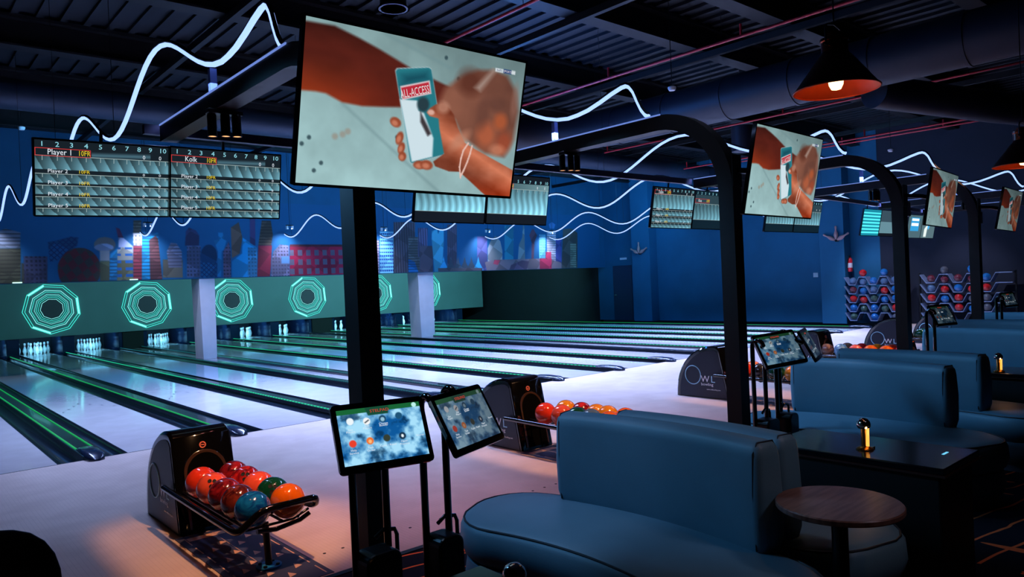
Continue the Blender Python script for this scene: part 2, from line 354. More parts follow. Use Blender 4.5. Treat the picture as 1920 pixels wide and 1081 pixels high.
# mural wall: bulkhead above the masking, with its painted skyline
struct(MB().box(-4, 19.72, 2.12, XR, 19.95, 5.8).build('wall_bulkhead', wallblue), 'blue bulkhead wall above the pin machines')
MURAL=[('h',(70,60,48),[(2.07,2.92),(2.55,2.92),(2.52,2.08),(2.03,2.09)]),('h',(105,98,125),[(2.08,3.26),(2.28,3.36),(2.56,3.28),(2.54,2.92),(2.07,2.92)]),('',(60,52,48),[(2.55,2.58),(2.63,2.58),(2.61,2.09),(2.53,2.1)]),('w',(62,55,88),[(2.6,2.74),(3.06,2.73),(3.03,2.08),(2.58,2.09)]),('x',(15,70,120),[(3.08,3.06),(3.26,3.1),(3.55,3.19),(3.7,3.17),(3.67,2.98),(3.39,2.77),(3.24,2.63),(3.1,2.61)]),('p',(105,32,42),[(4.15,2.4),(4.13,2.29),(4.09,2.18),(4.03,2.08),(3.96,2.0),(3.87,1.94),(3.77,1.91),(3.67,1.9),(3.57,1.92),(3.48,1.96),(3.4,2.02),(3.33,2.1),(3.28,2.2),(3.26,2.31),(3.25,2.42),(3.26,2.54),(3.3,2.64),(3.36,2.74),(3.43,2.82),(3.52,2.88),(3.61,2.92),(3.71,2.93),(3.81,2.92),(3.91,2.88),(3.99,2.82),(4.06,2.73),(4.11,2.63),(4.14,2.52)]),('',(110,92,100),[(4.49,3.0),(4.47,2.95),(4.44,2.89),(4.38,2.85),(4.32,2.82),(4.24,2.81),(4.17,2.82),(4.11,2.85),(4.06,2.89),(4.03,2.95),(4.02,3.0),(4.03,3.06),(4.07,3.11),(4.12,3.16),(4.19,3.18),(4.26,3.19),(4.33,3.18),(4.4,3.16),(4.45,3.12),(4.48,3.06)]),('',(150,145,190),[(4.44,2.94),(4.43,2.91),(4.4,2.89),(4.35,2.87),(4.29,2.85),(4.23,2.85),(4.16,2.85),(4.11,2.87),(4.06,2.89),(4.03,2.91),(4.02,2.94),(4.04,2.97),(4.07,2.99),(4.11,3.01),(4.17,3.02),(4.23,3.03),(4.3,3.03),(4.36,3.01),(4.4,2.99),(4.43,2.97)]),('',(150,130,148),[(4.14,2.86),(4.35,2.86),(4.34,2.61),(4.13,2.61)]),('',(98,90,72),[(4.13,2.61),(4.34,2.61),(4.32,2.08),(4.11,2.08)]),('h',(20,110,175),[(4.35,2.72),(4.51,2.72),(4.48,2.07),(4.32,2.08)]),('',(20,120,185),[(4.36,2.77),(4.55,2.94),(4.54,2.72),(4.35,2.68)]),('',(90,45,80),[(4.51,3.42),(4.59,3.4),(4.67,3.17),(4.56,3.13)]),('',(175,160,210),[(4.56,3.18),(4.67,3.17),(4.88,2.96),(4.87,2.81),(4.54,2.81)]),('W',(165,145,155),[(4.52,2.94),(4.88,2.94),(4.86,2.62),(4.51,2.62)]),('W',(105,92,75),[(4.51,2.62),(4.86,2.62),(4.84,2.06),(4.48,2.07)]),('h',(110,95,95),[(4.91,3.61),(5.09,3.61),(5.07,3.29),(4.89,3.29)]),('w',(215,180,200),[(4.89,3.29),(5.09,3.29),(5.08,2.98),(4.88,2.98)]),('h',(140,45,65),[(4.88,2.98),(5.08,2.98),(5.04,2.05),(4.84,2.06)]),('h',(20,125,190),[(5.09,3.14),(5.28,3.21),(5.47,3.34),(5.47,2.85),(5.23,2.09),(5.04,2.1)]),('h',(110,55,65),[(5.25,3.12),(5.4,3.23),(5.46,3.16),(5.52,2.06),(5.23,2.07)]),('',(105,85,82),[(5.55,2.63),(6.03,2.62),(6.01,2.16),(5.53,2.17)]),('h',(130,112,150),[(5.65,2.83),(5.76,3.06),(5.9,3.04),(6.02,2.83),(6.0,2.42),(5.68,2.42)]),('',(55,50,95),[(6.22,3.45),(6.39,3.38),(6.47,3.25),(6.45,2.98),(6.1,2.98),(6.14,3.35)]),('w',(92,85,128),[(6.15,2.98),(6.49,2.98),(6.45,2.15),(6.11,2.16)]),('',(6,50,95),[(6.91,2.69),(6.89,2.59),(6.86,2.51),(6.81,2.44),(6.74,2.39),(6.67,2.38),(6.61,2.4),(6.55,2.44),(6.51,2.51),(6.48,2.6),(6.47,2.7),(6.49,2.79),(6.52,2.88),(6.57,2.95),(6.64,3.0),(6.7,3.01),(6.77,3.0),(6.83,2.95),(6.88,2.88),(6.9,2.79)]),('x',(10,75,125),[(6.48,2.54),(6.91,2.53),(6.9,2.14),(6.46,2.15)]),('',(15,105,165),[(6.96,3.33),(7.08,3.33),(7.1,3.15),(7.17,3.12),(7.09,2.88),(7.03,2.83),(6.98,2.16),(6.88,2.16),(6.93,2.83),(6.84,3.12),(6.96,3.14)]),('w',(105,72,105),[(7.07,2.83),(7.23,3.09),(7.27,2.82),(7.24,2.13),(7.04,2.13)]),('',(70,50,100),[(7.83,3.75),(7.98,3.76),(7.95,2.99),(7.8,2.99)]),('',(20,130,200),[(7.61,3.2),(7.99,2.93),(7.95,2.11),(7.27,2.13),(7.29,2.56),(7.57,2.77)]),('w',(60,125,185),[(7.74,2.93),(7.99,2.93),(7.95,2.11),(7.7,2.11)]),('',(112,75,72),[(7.3,3.47),(7.52,3.62),(7.6,3.2),(7.51,2.77),(7.29,2.64)]),('h',(88,62,58),[(8.09,3.29),(8.16,3.68),(8.42,3.68),(8.46,3.29),(8.4,2.99),(8.03,2.99)]),('',(135,25,52),[(8.03,2.99),(8.42,2.99),(8.36,2.37),(8.32,2.1),(7.96,2.11)]),('w',(122,100,140),[(8.35,2.1),(8.38,2.54),(8.45,2.82),(8.65,3.02),(8.91,2.99),(8.9,2.08)]),('',(120,150,220),[(8.68,2.68),(8.93,2.68),(8.92,2.48),(8.67,2.48)]),('G',(165,18,58),[(8.94,2.99),(10.67,2.99),(10.63,2.03),(8.9,2.08)]),('',(85,25,38),[(8.95,3.02),(10.68,3.02),(10.67,2.96),(8.94,2.96)]),('v',(115,105,125),[(10.66,3.32),(11.26,3.33),(11.2,2.02),(10.59,2.03)]),('h',(160,120,160),[(11.22,3.16),(11.86,3.17),(11.81,2.09),(11.16,2.11)]),('v',(84,68,90),[(12.41,3.73),(13.22,3.75),(13.13,2.06),(12.32,2.08)]),('G2',(140,185,235),[(11.9,3.43),(12.39,3.43),(12.32,2.08),(11.83,2.09)]),('h',(95,85,98),[(12.94,3.27),(13.38,3.27),(13.31,2.05),(12.88,2.07)]),('h',(20,95,170),[(12.9,2.56),(13.13,2.48),(13.31,2.05),(12.88,2.07)]),('v',(98,82,128),[(13.32,3.56),(13.7,3.57),(13.64,2.63),(13.27,2.63)]),('',(90,68,90),[(13.36,2.98),(13.88,2.98),(13.83,2.04),(13.31,2.05)]),('',(80,150,195),[(13.86,3.47),(14.07,3.53),(14.11,3.38),(14.19,3.52),(14.34,3.48),(14.32,3.1),(14.19,2.03),(13.9,2.04),(13.84,3.18)]),('v',(92,72,102),[(14.5,3.7),(14.9,3.71),(14.81,2.18),(14.41,2.19)]),('',(85,75,138),[(15.75,3.31),(16.2,3.32),(16.13,1.98),(15.67,2.0)]),('',(60,145,210),[(14.06,2.19),(14.22,2.43),(14.29,2.63),(14.34,2.43),(14.47,2.18),(14.26,2.03)]),('',(78,80,105),[(14.36,2.19),(14.52,2.42),(14.59,2.62),(14.63,2.42),(14.77,2.18),(14.55,2.02)]),('',(78,80,105),[(14.65,2.18),(14.81,2.42),(14.89,2.62),(14.93,2.42),(15.07,2.17),(14.85,2.02)]),('',(78,80,105),[(14.94,2.18),(15.1,2.42),(15.17,2.62),(15.22,2.41),(15.37,2.17),(15.14,2.01)]),('',(78,80,105),[(15.22,2.17),(15.39,2.41),(15.46,2.61),(15.51,2.41),(15.66,2.16),(15.43,2.0)]),('',(60,145,210),[(15.52,2.16),(15.69,2.41),(15.76,2.61),(15.81,2.41),(15.96,2.15),(15.73,1.99)]),('',(90,70,85),[(14.05,2.25),(15.92,2.22),(15.91,1.99),(14.04,2.04)]),('',(150,132,148),[(16.15,1.98),(16.2,2.9),(16.36,3.19),(16.58,3.34),(16.79,3.15),(16.87,2.81),(16.85,2.48),(16.56,1.97)]),('',(40,115,155),[(17.02,3.71),(17.45,3.72),(17.37,2.47),(16.95,2.47)]),('',(130,128,148),[(17.91,3.73),(17.97,3.73),(17.94,2.46),(17.58,2.47),(17.67,3.03),(17.84,3.29)]),('',(92,55,80),[(18.35,3.6),(18.44,3.6),(18.59,3.38),(18.44,3.12),(18.37,2.46),(18.25,2.46),(18.3,3.12),(18.2,3.38)]),('w',(120,180,230),[(18.7,3.41),(19.03,3.41),(18.97,2.49),(18.65,2.5)]),('',(70,110,180),[(19.22,3.8),(19.38,3.89),(19.57,3.8),(19.49,3.64),(19.27,3.64)]),('h',(200,170,210),[(19.11,3.57),(19.58,3.58),(19.48,1.9),(19.01,1.91)]),('',(72,68,145),[(19.56,3.26),(19.87,3.26),(19.78,1.89),(19.48,1.9)]),('',(82,72,78),[(19.97,3.63),(20.4,3.66),(20.76,3.5),(20.66,1.87),(19.77,1.89)]),('h',(135,125,122),[(20.33,3.08),(20.66,3.08),(20.59,1.87),(20.26,1.88)]),('',(130,98,118),[(16.04,2.42),(16.48,2.49),(19.05,2.52),(19.81,2.35),(19.78,1.89),(16.15,1.98)]),('',(105,72,105),[(17.06,1.96),(17.25,2.3),(17.78,2.46),(18.13,2.42),(17.92,1.94)]),('',(200,45,85),[(18.68,2.52),(19.3,2.51),(19.27,2.09),(18.65,2.1)]),('',(205,50,90),[(19.0,2.76),(19.28,2.76),(19.27,2.49),(18.98,2.49)]),('',(190,60,90),[(16.48,2.49),(16.75,2.48),(16.63,2.31),(16.42,2.35)])]
mw, mh, mx0, mz0 = 18.9, 2.05, 2.6, 2.13
mx0 = -.5; mw = 22.0 - mx0
nx, ny = 1500, 140
U, V = uvgrid(nx, ny); WX = mx0 + U * mw; WZ = mz0 + (1 - V) * mh
img = np.zeros((ny, nx, 3)); img[:] = (6, 94, 142)
fn = fbm(WX / 22, WZ / 22, 14, 4, 5)
def pat_mask(kind, X, Z):
    if kind == 'h': return ((Z / .085) % 1) < .35
    if kind == 'v': return ((X / .09) % 1) < .22
    if kind == 'w': return (((Z / .10) % 1) < .5) & (((X / .085) % 1) < .55)
    if kind == 'W': return (((Z / .17) % 1) < .4) & (((X / .26) % 1) < .68)
    if kind == 'G': return (((Z / .27) % 1) < .62) & (((X / .255) % 1) < .5)
    if kind == 'G2': return (((Z / .115) % 1) < .42) & (((X / .075) % 1) < .75)
    if kind == 'x': return ((((X + Z) / .12) % 1) < .25) | ((((X - Z) / .12) % 1) < .25)
    return np.zeros(X.shape, bool)
for kind, c, poly in MURAL:
    xs = [p[0] for p in poly]; zs = [p[1] for p in poly]; c = np.array(c, float) * np.array((.98, 1.12, 1.0))
    sel = (WX >= min(xs) - .1) & (WX <= max(xs) + .1) & (WZ >= min(zs) - .1) & (WZ <= max(zs) + .1)
    jj, ii = np.where(sel)
    if not len(jj): continue
    sl = (slice(jj.min(), jj.max() + 1), slice(ii.min(), ii.max() + 1)); sub = img[sl]; X, Z = WX[sl], WZ[sl]
    a = np.clip(.5 - sdpoly(X, Z, poly) / .025, 0, 1)[..., None]
    tone = 1 + .22 * np.sign(np.sin(3.1 * X + 5.3 * Z + c[0]) * np.sin(4.7 * X - 3.9 * Z + c[1]))[..., None] * .5
    if kind == 'p': tone = np.where((np.sin(17 * X + 9 * Z) * np.sin(11 * X - 14 * Z + 1) > 0)[..., None], np.array([.62, 1.6, 1.25]), 1.0)
    colr = np.broadcast_to(c, sub.shape) * tone
    pm = pat_mask(kind, X, Z)[..., None]
    wc = {'W': (20, 95, 165), 'G': (105, 95, 112), 'G2': (25, 85, 165), 'w': c * .7, 'x': (8, 45, 95)}.get(kind, c * .66)
    colr = np.where(pm, np.array(wc, float), colr)
    sub[:] = sub * (1 - a) + colr * a
mur_m = bpy.data.materials.new('mural_paint'); mur_m.use_nodes = True; nt = mur_m.node_tree; b = nt.nodes['Principled BSDF']; b.inputs['Roughness'].default_value = .75
a_ = nt.nodes.new('ShaderNodeAttribute'); a_.attribute_name = 'pic'; nt.links.new(a_.outputs['Color'], b.inputs['Base Color'])
mo = link('skyline_mural', picmesh('skyline_mural', img, mw, mh, mur_m)); mo.matrix_world = panel((mx0 + mw / 2, 19.712, mz0 + mh / 2), 0, 0, 0)
tag(mo, 'painted city skyline mural along the blue bulkhead above the targets', 'mural')
# LED lamp bars on the ledge of the bulkhead
for i, x in enumerate((2.45, 4.85)):
    tag(MB().box(x - .09, 19.66, 2.13, x + .09, 19.71, 2.155).build('ledge_light', emis('ledge_lamp', (190, 240, 225), 1.6), bevel=.004),
        ('leftmost' if i == 0 else 'second') + ' small light bar on the lower edge of the mural', 'lamp', 'small light bars under the mural')

# masking unit with neon targets
maskm = mat('masking_panel', (92, 118, 122), .55, 0, .1, .8)
struct(MB().box(-4, 27.0, .585, 21.75, 27.12, 2.75).build('masking_panel', maskm, bevel=.006), 'grey green masking panel below the mural, behind the pillars')
neon = emis('neon_teal', (60, 205, 190), 2.0); neonw = emis('neon_pale', (130, 228, 225), 1.7); neondim = mat('target_core', (62, 54, 66), .6)
TX = [(124, 578, 4.24, .80, .80), (313, 567, 7.03, .80, .80), (480, 562, 9.91, .80, .80), (627, 553, 12.88, .80, .80), (758, 547, 15.94, .82, .80), (859, 542, 18.62, .68, .80)]
words = ['leftmost', 'second from the left', 'third from left, right of the near pillar', 'fourth from left, left of the big post', 'fifth from the left', 'rightmost, narrow']
for i, (px_, py_, x, rx, rz) in enumerate(TX):
    t = thing('neon_target', 'teal glowing nine-sided target sign, %s' % words[i].rstrip(','), 'target', (x, 26.985, 1.468), 0, 'neon targets on the masking panel')
    disc = MB().lathe([(0, 0), (.34, 0), (.34, .012)], n=36, axis='y'); disc.v = [(a_ * rx / .8, -b_, c_) for a_, b_, c_ in disc.v]
    disc.build('dark_centre', neondim, t)
    for s, r_, mm in ((1.0, .008, neon), (.915, .007, neon), (.765, .008, neonw), (.70, .006, neon), (.60, .005, neonw), (.54, .005, neon), (.47, .005, neon), (.40, .006, neonw)):
        pts = [(rx * s * math.sin(R(-15 + 40 * k)), -.02, rz * s * math.cos(R(-15 + 40 * k))) for k in range(9)]
        MB().tube(pts, r_, 6, closed=True).build('neon_ring', mm, t)
    for k in (2, 5, 8):                                        # solid bright bars on outer ring
        a = Vector((rx * .957 * math.sin(R(-15 + 40 * k)), -.022, rz * .957 * math.cos(R(-15 + 40 * k)))); b_ = Vector((rx * .957 * math.sin(R(-15 + 40 * (k + 1))), -.022, rz * .957 * math.cos(R(-15 + 40 * (k + 1)))))
        MB().tube([a, b_], .020, 6).build('bright_bar', neonw, t)

# ---------------------------------------------------------------- lanes, divisions, pin decks
DX = [.17, 1.68, 3.185, 4.68, 6.257, 6.90, 8.50, 10.04, 11.56, 13.08, 13.96, 15.65, 17.17, 18.68, 21.25]
DX[14] = 20.45
GW, BW = .225, .20
gutter_m = mat('gutter_dark', (20, 24, 32), .25, 0, .2, coat=.5)
capm = mat('division_cap', (24, 32, 52), .22, 0, .1, coat=.6)
def ledmat(name, rgb, st, pitch):
    m = emis(name, rgb, st); nt = m.node_tree; b = nt.nodes['Principled BSDF']
    if pitch:
        tc = nt.nodes.new('ShaderNodeTexCoord'); sx = nt.nodes.new('ShaderNodeSeparateXYZ'); nt.links.new(tc.outputs['Object'], sx.inputs[0])
        d = nt.nodes.new('ShaderNodeMath'); d.operation = 'DIVIDE'; d.inputs[1].default_value = pitch; nt.links.new(sx.outputs['Y'], d.inputs[0])
        fr = nt.nodes.new('ShaderNodeMath'); fr.operation = 'PINGPONG'; fr.inputs[1].default_value = .5; nt.links.new(d.outputs[0], fr.inputs[0])
        mr = nt.nodes.new('ShaderNodeMapRange'); mr.inputs['From Min'].default_value = .1; mr.inputs['From Max'].default_value = .4; mr.inputs['To Min'].default_value = st * .25; mr.inputs['To Max'].default_value = st
        nt.links.new(fr.outputs[0], mr.inputs['Value']); nt.links.new(mr.outputs[0], b.inputs['Emission Strength'])
    return m
led_solid = ledmat('led_green_strip', (20, 190, 90), .62, 0)
led_dots = ledmat('led_teal_beads', (30, 205, 150), 1.25, .10)
led_dim = ledmat('led_teal_dim', (10, 110, 120), .8, .075)
ordn = ['first', 'second', 'third', 'fourth', 'fifth', 'sixth', 'seventh', 'eighth', 'ninth', 'tenth', 'eleventh', 'twelfth', 'thirteenth', 'fourteenth', 'fifteenth']
for i, x in enumerate(DX):
    lg = i not in (5, 10); rg = i not in (4, 9, 14)          # which sides have gutters
    t = thing('lane_division', '%s dark lane divider from the left, with %s' % (ordn[i], 'green light strips' if i not in (9,) else 'no lit strip'), 'lane divider', (x, FOUL, 0), 0, 'dark dividers with green lights between lanes')
    L = DECK + .9 - FOUL
    MB().box(-BW / 2, -.02, -.11, BW / 2, L, .045).build('divider_body', gutter_m, t, bevel=.01)
    nose = [(BW / 2 * k_, y_, z_) for k_, y_, z_ in ()]
    rings = []
    for y_, w_, h_ in ((-.16, .3, .02), (-.13, .75, .05), (-.04, .98, .075), (.2, 1.0, .082), (.42, .98, .07), (.5, .9, .05)):
        rings.append([(math.copysign(abs(math.cos(a)) ** .5, math.cos(a)) * BW / 2 * w_, y_, max(math.sin(a), 0) ** .6 * h_ + (.0 if math.sin(a) > 0 else -.01)) for a in [2 * math.pi * (k + .5) / 16 for k in range(16)]])
    MB().rings(rings).build('divider_nose', capm, t, smooth=True)
    for side, on in ((-1, lg), (1, rg)):
        if not on: continue
        prof = [(side * (BW / 2 + GW * (1 - math.cos(math.pi * k / 8)) / 2), -.002 - .085 * math.sin(math.pi * k / 8)) for k in range(9)]
        g = MB(); g.add([(a, 0, b_) for a, b_ in prof] + [(a, L, b_) for a, b_ in prof], [(k, k + 1, k + 10, k + 9) for k in range(8)]); g.build('gutter', gutter_m, t, smooth=True)
        MB().box(side * (BW / 2 + GW) - .006, .012, -.1, side * (BW / 2 + GW), L, .003).build('gutter_edge', mat('edge_strip', (60, 66, 84), .2, .6), t)
    sx = BW / 2 - .02
    if i == 9: continue
    mm = led_solid if i <= 2 else (led_dim if i in (4, 5) else (led_solid if i == 14 else led_dots))
    MB().box(-sx - .009, .45, .044, -sx + .009, L - .2, .056).build('light_strip', mm, t)
    if i <= 1: MB().box(sx - .006, .45, .044, sx + .006, L - .2, .055).build('light_strip', led_solid if i == 1 else led_dots, t)
    if i in (0, 1): pass
for i, (a, b_) in enumerate([(DX[k], DX[k + 1]) for k in range(14)] + [(-1.35, .17)]):
    if i in (4, 9):
        struct(MB().box(a + BW / 2 + .002, FOUL + .02, -.1, b_ - BW / 2 - .002, 27.1, .0).build('pillar_walkway', lane_m))
        continue
    x0, x1 = a + BW / 2 + GW + .002, b_ - BW / 2 - GW - .002; k = (14 if i == 14 else i)
    nm = 'far left, cut off by the frame' if i == 14 else '%s from the left' % ordn[i if i < 4 else (i - 1 if i < 9 else i - 2)]
    t = thing('bowling_lane', 'pale glossy wooden bowling lane, %s' % nm, 'bowling lane', ((x0 + x1) / 2, FOUL, 0), 0, 'pale glossy bowling lanes'); w = (x1 - x0) / 2
    MB().box(-w, .012, -.1, w, DECK + 1.3 - FOUL, 0).build('lane_surface', lane_m, t)
    ar = MB()
    for q in range(-3, 4):                                      # aiming arrows and dots
        ax = q * w * .27; ay = 4.0 + (3 - abs(q)) * .28
        ar.add([(ax - .016, ay, .001), (ax + .016, ay, .001), (ax, ay + .14, .001)], [(0, 1, 2)])
    for q in (-3, -2, -1, 1, 2, 3):
        ar.lathe([(0, .001), (.009, .001)], (q * w * .27, 2.0 + .08 * abs(q), 0), 8)
    ar.build('aiming_marks', mat('mark_brown', (62, 52, 66), .4), t)
# pit enclosures
kick = mat('kickback_plate', (26, 48, 84), .15, .3, .2, 3)
struct(MB().box(-4, PITY, -.05, 21.75, PITY + .05, .7).build('pit_curtain', mat('pit_curtain', (14, 20, 34), .7)), 'dark curtain behind the pins')
for i, x in enumerate(DX):
    w = .17 if i not in (4, 5, 9, 10) else .12
    struct(MB().box(x - w, 27.15, -.05, x + w, PITY, .62).build('pit_side', kick, bevel=.01))
for a, b_ in ((DX[4], DX[5]), (DX[9], DX[10])):
    struct(MB().box(a, 27.1, 0, b_, 27.2, .62).build('pit_service_door', dark))
# pins
pinm = bpy.data.materials.new('pin_white'); pinm.use_nodes = True; nt = pinm.node_tree; b = nt.nodes['Principled BSDF']; b.inputs['Roughness'].default_value = .2
tc = nt.nodes.new('ShaderNodeTexCoord'); sx = nt.nodes.new('ShaderNodeSeparateXYZ'); nt.links.new(tc.outputs['Object'], sx.inputs[0])
cr = nt.nodes.new('ShaderNodeValToRGB'); cr.color_ramp.interpolation = 'CONSTANT'; E_ = cr.color_ramp.elements
W_ = s2l((238, 238, 238)) + (1,); R_ = s2l((205, 50, 50)) + (1,)
E_[0].position = 0; E_[0].color = W_; E_[1].position = .262; E_[1].color = R_
for p_, c_ in ((.272, W_), (.288, R_), (.298, W_)): e = E_.new(p_); e.color = c_
nt.links.new(sx.outputs['Z'], cr.inputs['Fac']); nt.links.new(cr.outputs['Color'], b.inputs['Base Color'])
pinprof = [(.0, 0), (.026, 0), (.029, .006), (.045, .06), (.058, .10), (.0605, .118), (.057, .15), (.043, .20), (.029, .235), (.0235, .262), (.0235, .285), (.028, .315), (.0322, .345), (.030, .365), (.018, .379), (0, .3815)]
pin_me = MB().lathe(pinprof, n=18).mesh('bowling_pin', pinm, True)
cent = [((DX[k] + DX[k + 1]) / 2, k) for k in (1, 2, 3, 5, 6, 7, 8, 10, 11, 12, 13)]
posn = [('head pin', 0, 0), ('second row left pin', -1, 1), ('second row right pin', 1, 1), ('third row left pin', -2, 2), ('third row middle pin', 0, 2), ('third row right pin', 2, 2),
        ('back row leftmost pin', -3, 3), ('back row inner left', -1, 3), ('back row inner right', 1, 3), ('back row rightmost pin', 3, 3)]
for j, (x, k) in enumerate(cent):
    for nm, ox, oy in posn:
        o = link('bowling_pin', pin_me, loc=(x + ox * .137, PINY + oy * .237, 0))
        tag(o, 'white bowling pin, %s in the %s pin deck from the left' % (nm, ordn[j]), 'bowling pin', 'bowling pins on %s visible pin deck' % ordn[j])
    light('AREA', 'pin_deck_light', (x, 27.5, .60), 16, (.20, .66, 1.0), (x, 28.5, .1), .8, .12, spec=0)
    light('AREA', 'pin_deck_light', (x, 27.38, .56), 3.2, (.14, .6, 1.0), (x, 27.37, 0), .8, .45, spec=0)
# pillars
for i, (x0, x1, y) in enumerate(((6.42, 6.83, 19.75), (13.36, 13.98, 19.9))):
    a, b_ = (x0 + x1) / 2, (x1 - x0) / 2
    pr = [[(a - b_ * s, y, z), (a + b_ * s, y, z), (a + b_ * s, y + .62, z), (a - b_ * s, y + .62, z)] for s, z in ((.86, 0), (1.0, 2.3), (1.0, 5.7))]
    tag(MB().rings(pr).build('pillar', white, bevel=.01), 'white square pillar between lanes, %s of the big television post' % ('left' if i == 0 else 'right'), 'pillar', 'white pillars between lanes')

# ================================================================ BALL RETURNS, BALLS
def ballmat(name, rgb, rgb2=None, sc=9):
    m = mat(name, rgb, .12, 0, .12, sc, rgb2=rgb2, coat=1.0)
    if rgb2:
        n = [x for x in m.node_tree.nodes if x.bl_idname == 'ShaderNodeTexNoise'][0]; n.inputs['Distortion'].default_value = 2.2; n.inputs['Detail'].default_value = 5
    return m
BC = {
 'orange-red': ballmat('ball_orange_red', (240, 62, 36)), 'coral pink': ballmat('ball_coral', (245, 92, 68)), 'red': ballmat('ball_red', (205, 30, 34)),
 'orange': ballmat('ball_orange', (240, 110, 20)), 'yellow-orange': ballmat('ball_yellow_orange', (240, 150, 30)),
 'dark green': ballmat('ball_green', (12, 72, 50)), 'marbled teal blue': ballmat('ball_teal', (20, 120, 200), (8, 58, 140)),
 'marbled dark red': ballmat('ball_dark_red', (165, 32, 42), (70, 12, 26)), 'marbled bronze red': ballmat('ball_bronze', (128, 48, 36), (62, 16, 24)),
 'marbled bright red': ballmat('ball_bright_red', (205, 40, 36), (110, 14, 30)), 'marbled brown gold': ballmat('ball_brown_gold', (150, 110, 80), (80, 60, 60)),
 'pale marbled blue': ballmat('ball_pale_blue', (140, 190, 215), (60, 120, 165)), 'blue': ballmat('ball_blue', (30, 110, 185)), 'grey blue': ballmat('ball_grey_blue', (80, 110, 150)),
 'maroon': ballmat('ball_maroon', (105, 40, 55)), 'grey': ballmat('ball_grey', (85, 88, 100)), 'grey green': ballmat('ball_grey_green', (60, 85, 75)),
 'marbled dark grey': ballmat('ball_dark_grey', (70, 66, 66), (35, 34, 40)),
}
BR = .105
ball_proto = {}
def place_ball(colr, loc, label, group, rot=None, holes=False):
    key = (colr, holes)
    if key not in ball_proto:
        me = MB().ball((0, 0, 0), BR, 20).mesh('bowling_ball', BC[colr], True)
        hm = None
        if holes:
            h = MB()
            for ax, ay in ((-.14, .10), (.14, .10), (0, -.24)):
                d = Vector((ax, -1, ay)).normalized(); Mq = Matrix.Translation(d * (BR - .0012)) @ d.to_track_quat('Z', 'Y').to_matrix().to_4x4()
                h.at(Mq).lathe([(0, 0), (.0125, 0), (.0135, .0016), (.0125, .0022), (.0112, .0016)], n=12)
            hm = h.mesh('finger_hole', dark, True)
        ball_proto[key] = (me, hm)
    me, hm = ball_proto[key]
    o = link('bowling_ball', me, loc=loc); o.rotation_euler = rot or (random.uniform(-.5, .5), random.uniform(-.6, .6), random.uniform(-3, 3))
    tag(o, label, 'bowling ball', group)
    if hm: link('finger_holes', hm, o)
    return o
hoodside = mat('hood_side_panel', (26, 34, 54), .4, 0, .1, 3); shadowm = mat('rack_shadow_blue', (46, 52, 84), .6, 0, .15, 5); shadowgapm = mat('shadow_gap_tan', (205, 160, 140), .5)  # last two colour the rack's shadow and the light gaps in it
ringblue = mat('blue_base_plate', (20, 110, 170), .4, 0, .2, 20)
RX = PX[:3] + [11.3, 14.5, 16.9]
rn = ['nearest', 'second', 'third', 'fourth', 'fifth', 'sixth']
def hood_outline(n=14):                                        # side profile, local y (towards lanes positive) and z
    P = [(-.34, 0), (-.20, .655)]                               # front edge leaning back
    P += [(-.17, .685), (-.12, .70)]
    for k in range(1, n + 1):
        a = R(90 - 90 * k / n); P.append((-.12 + .62 * math.cos(a), .70 * math.sin(a) ** .9 if k < n else 0.0))
    return P
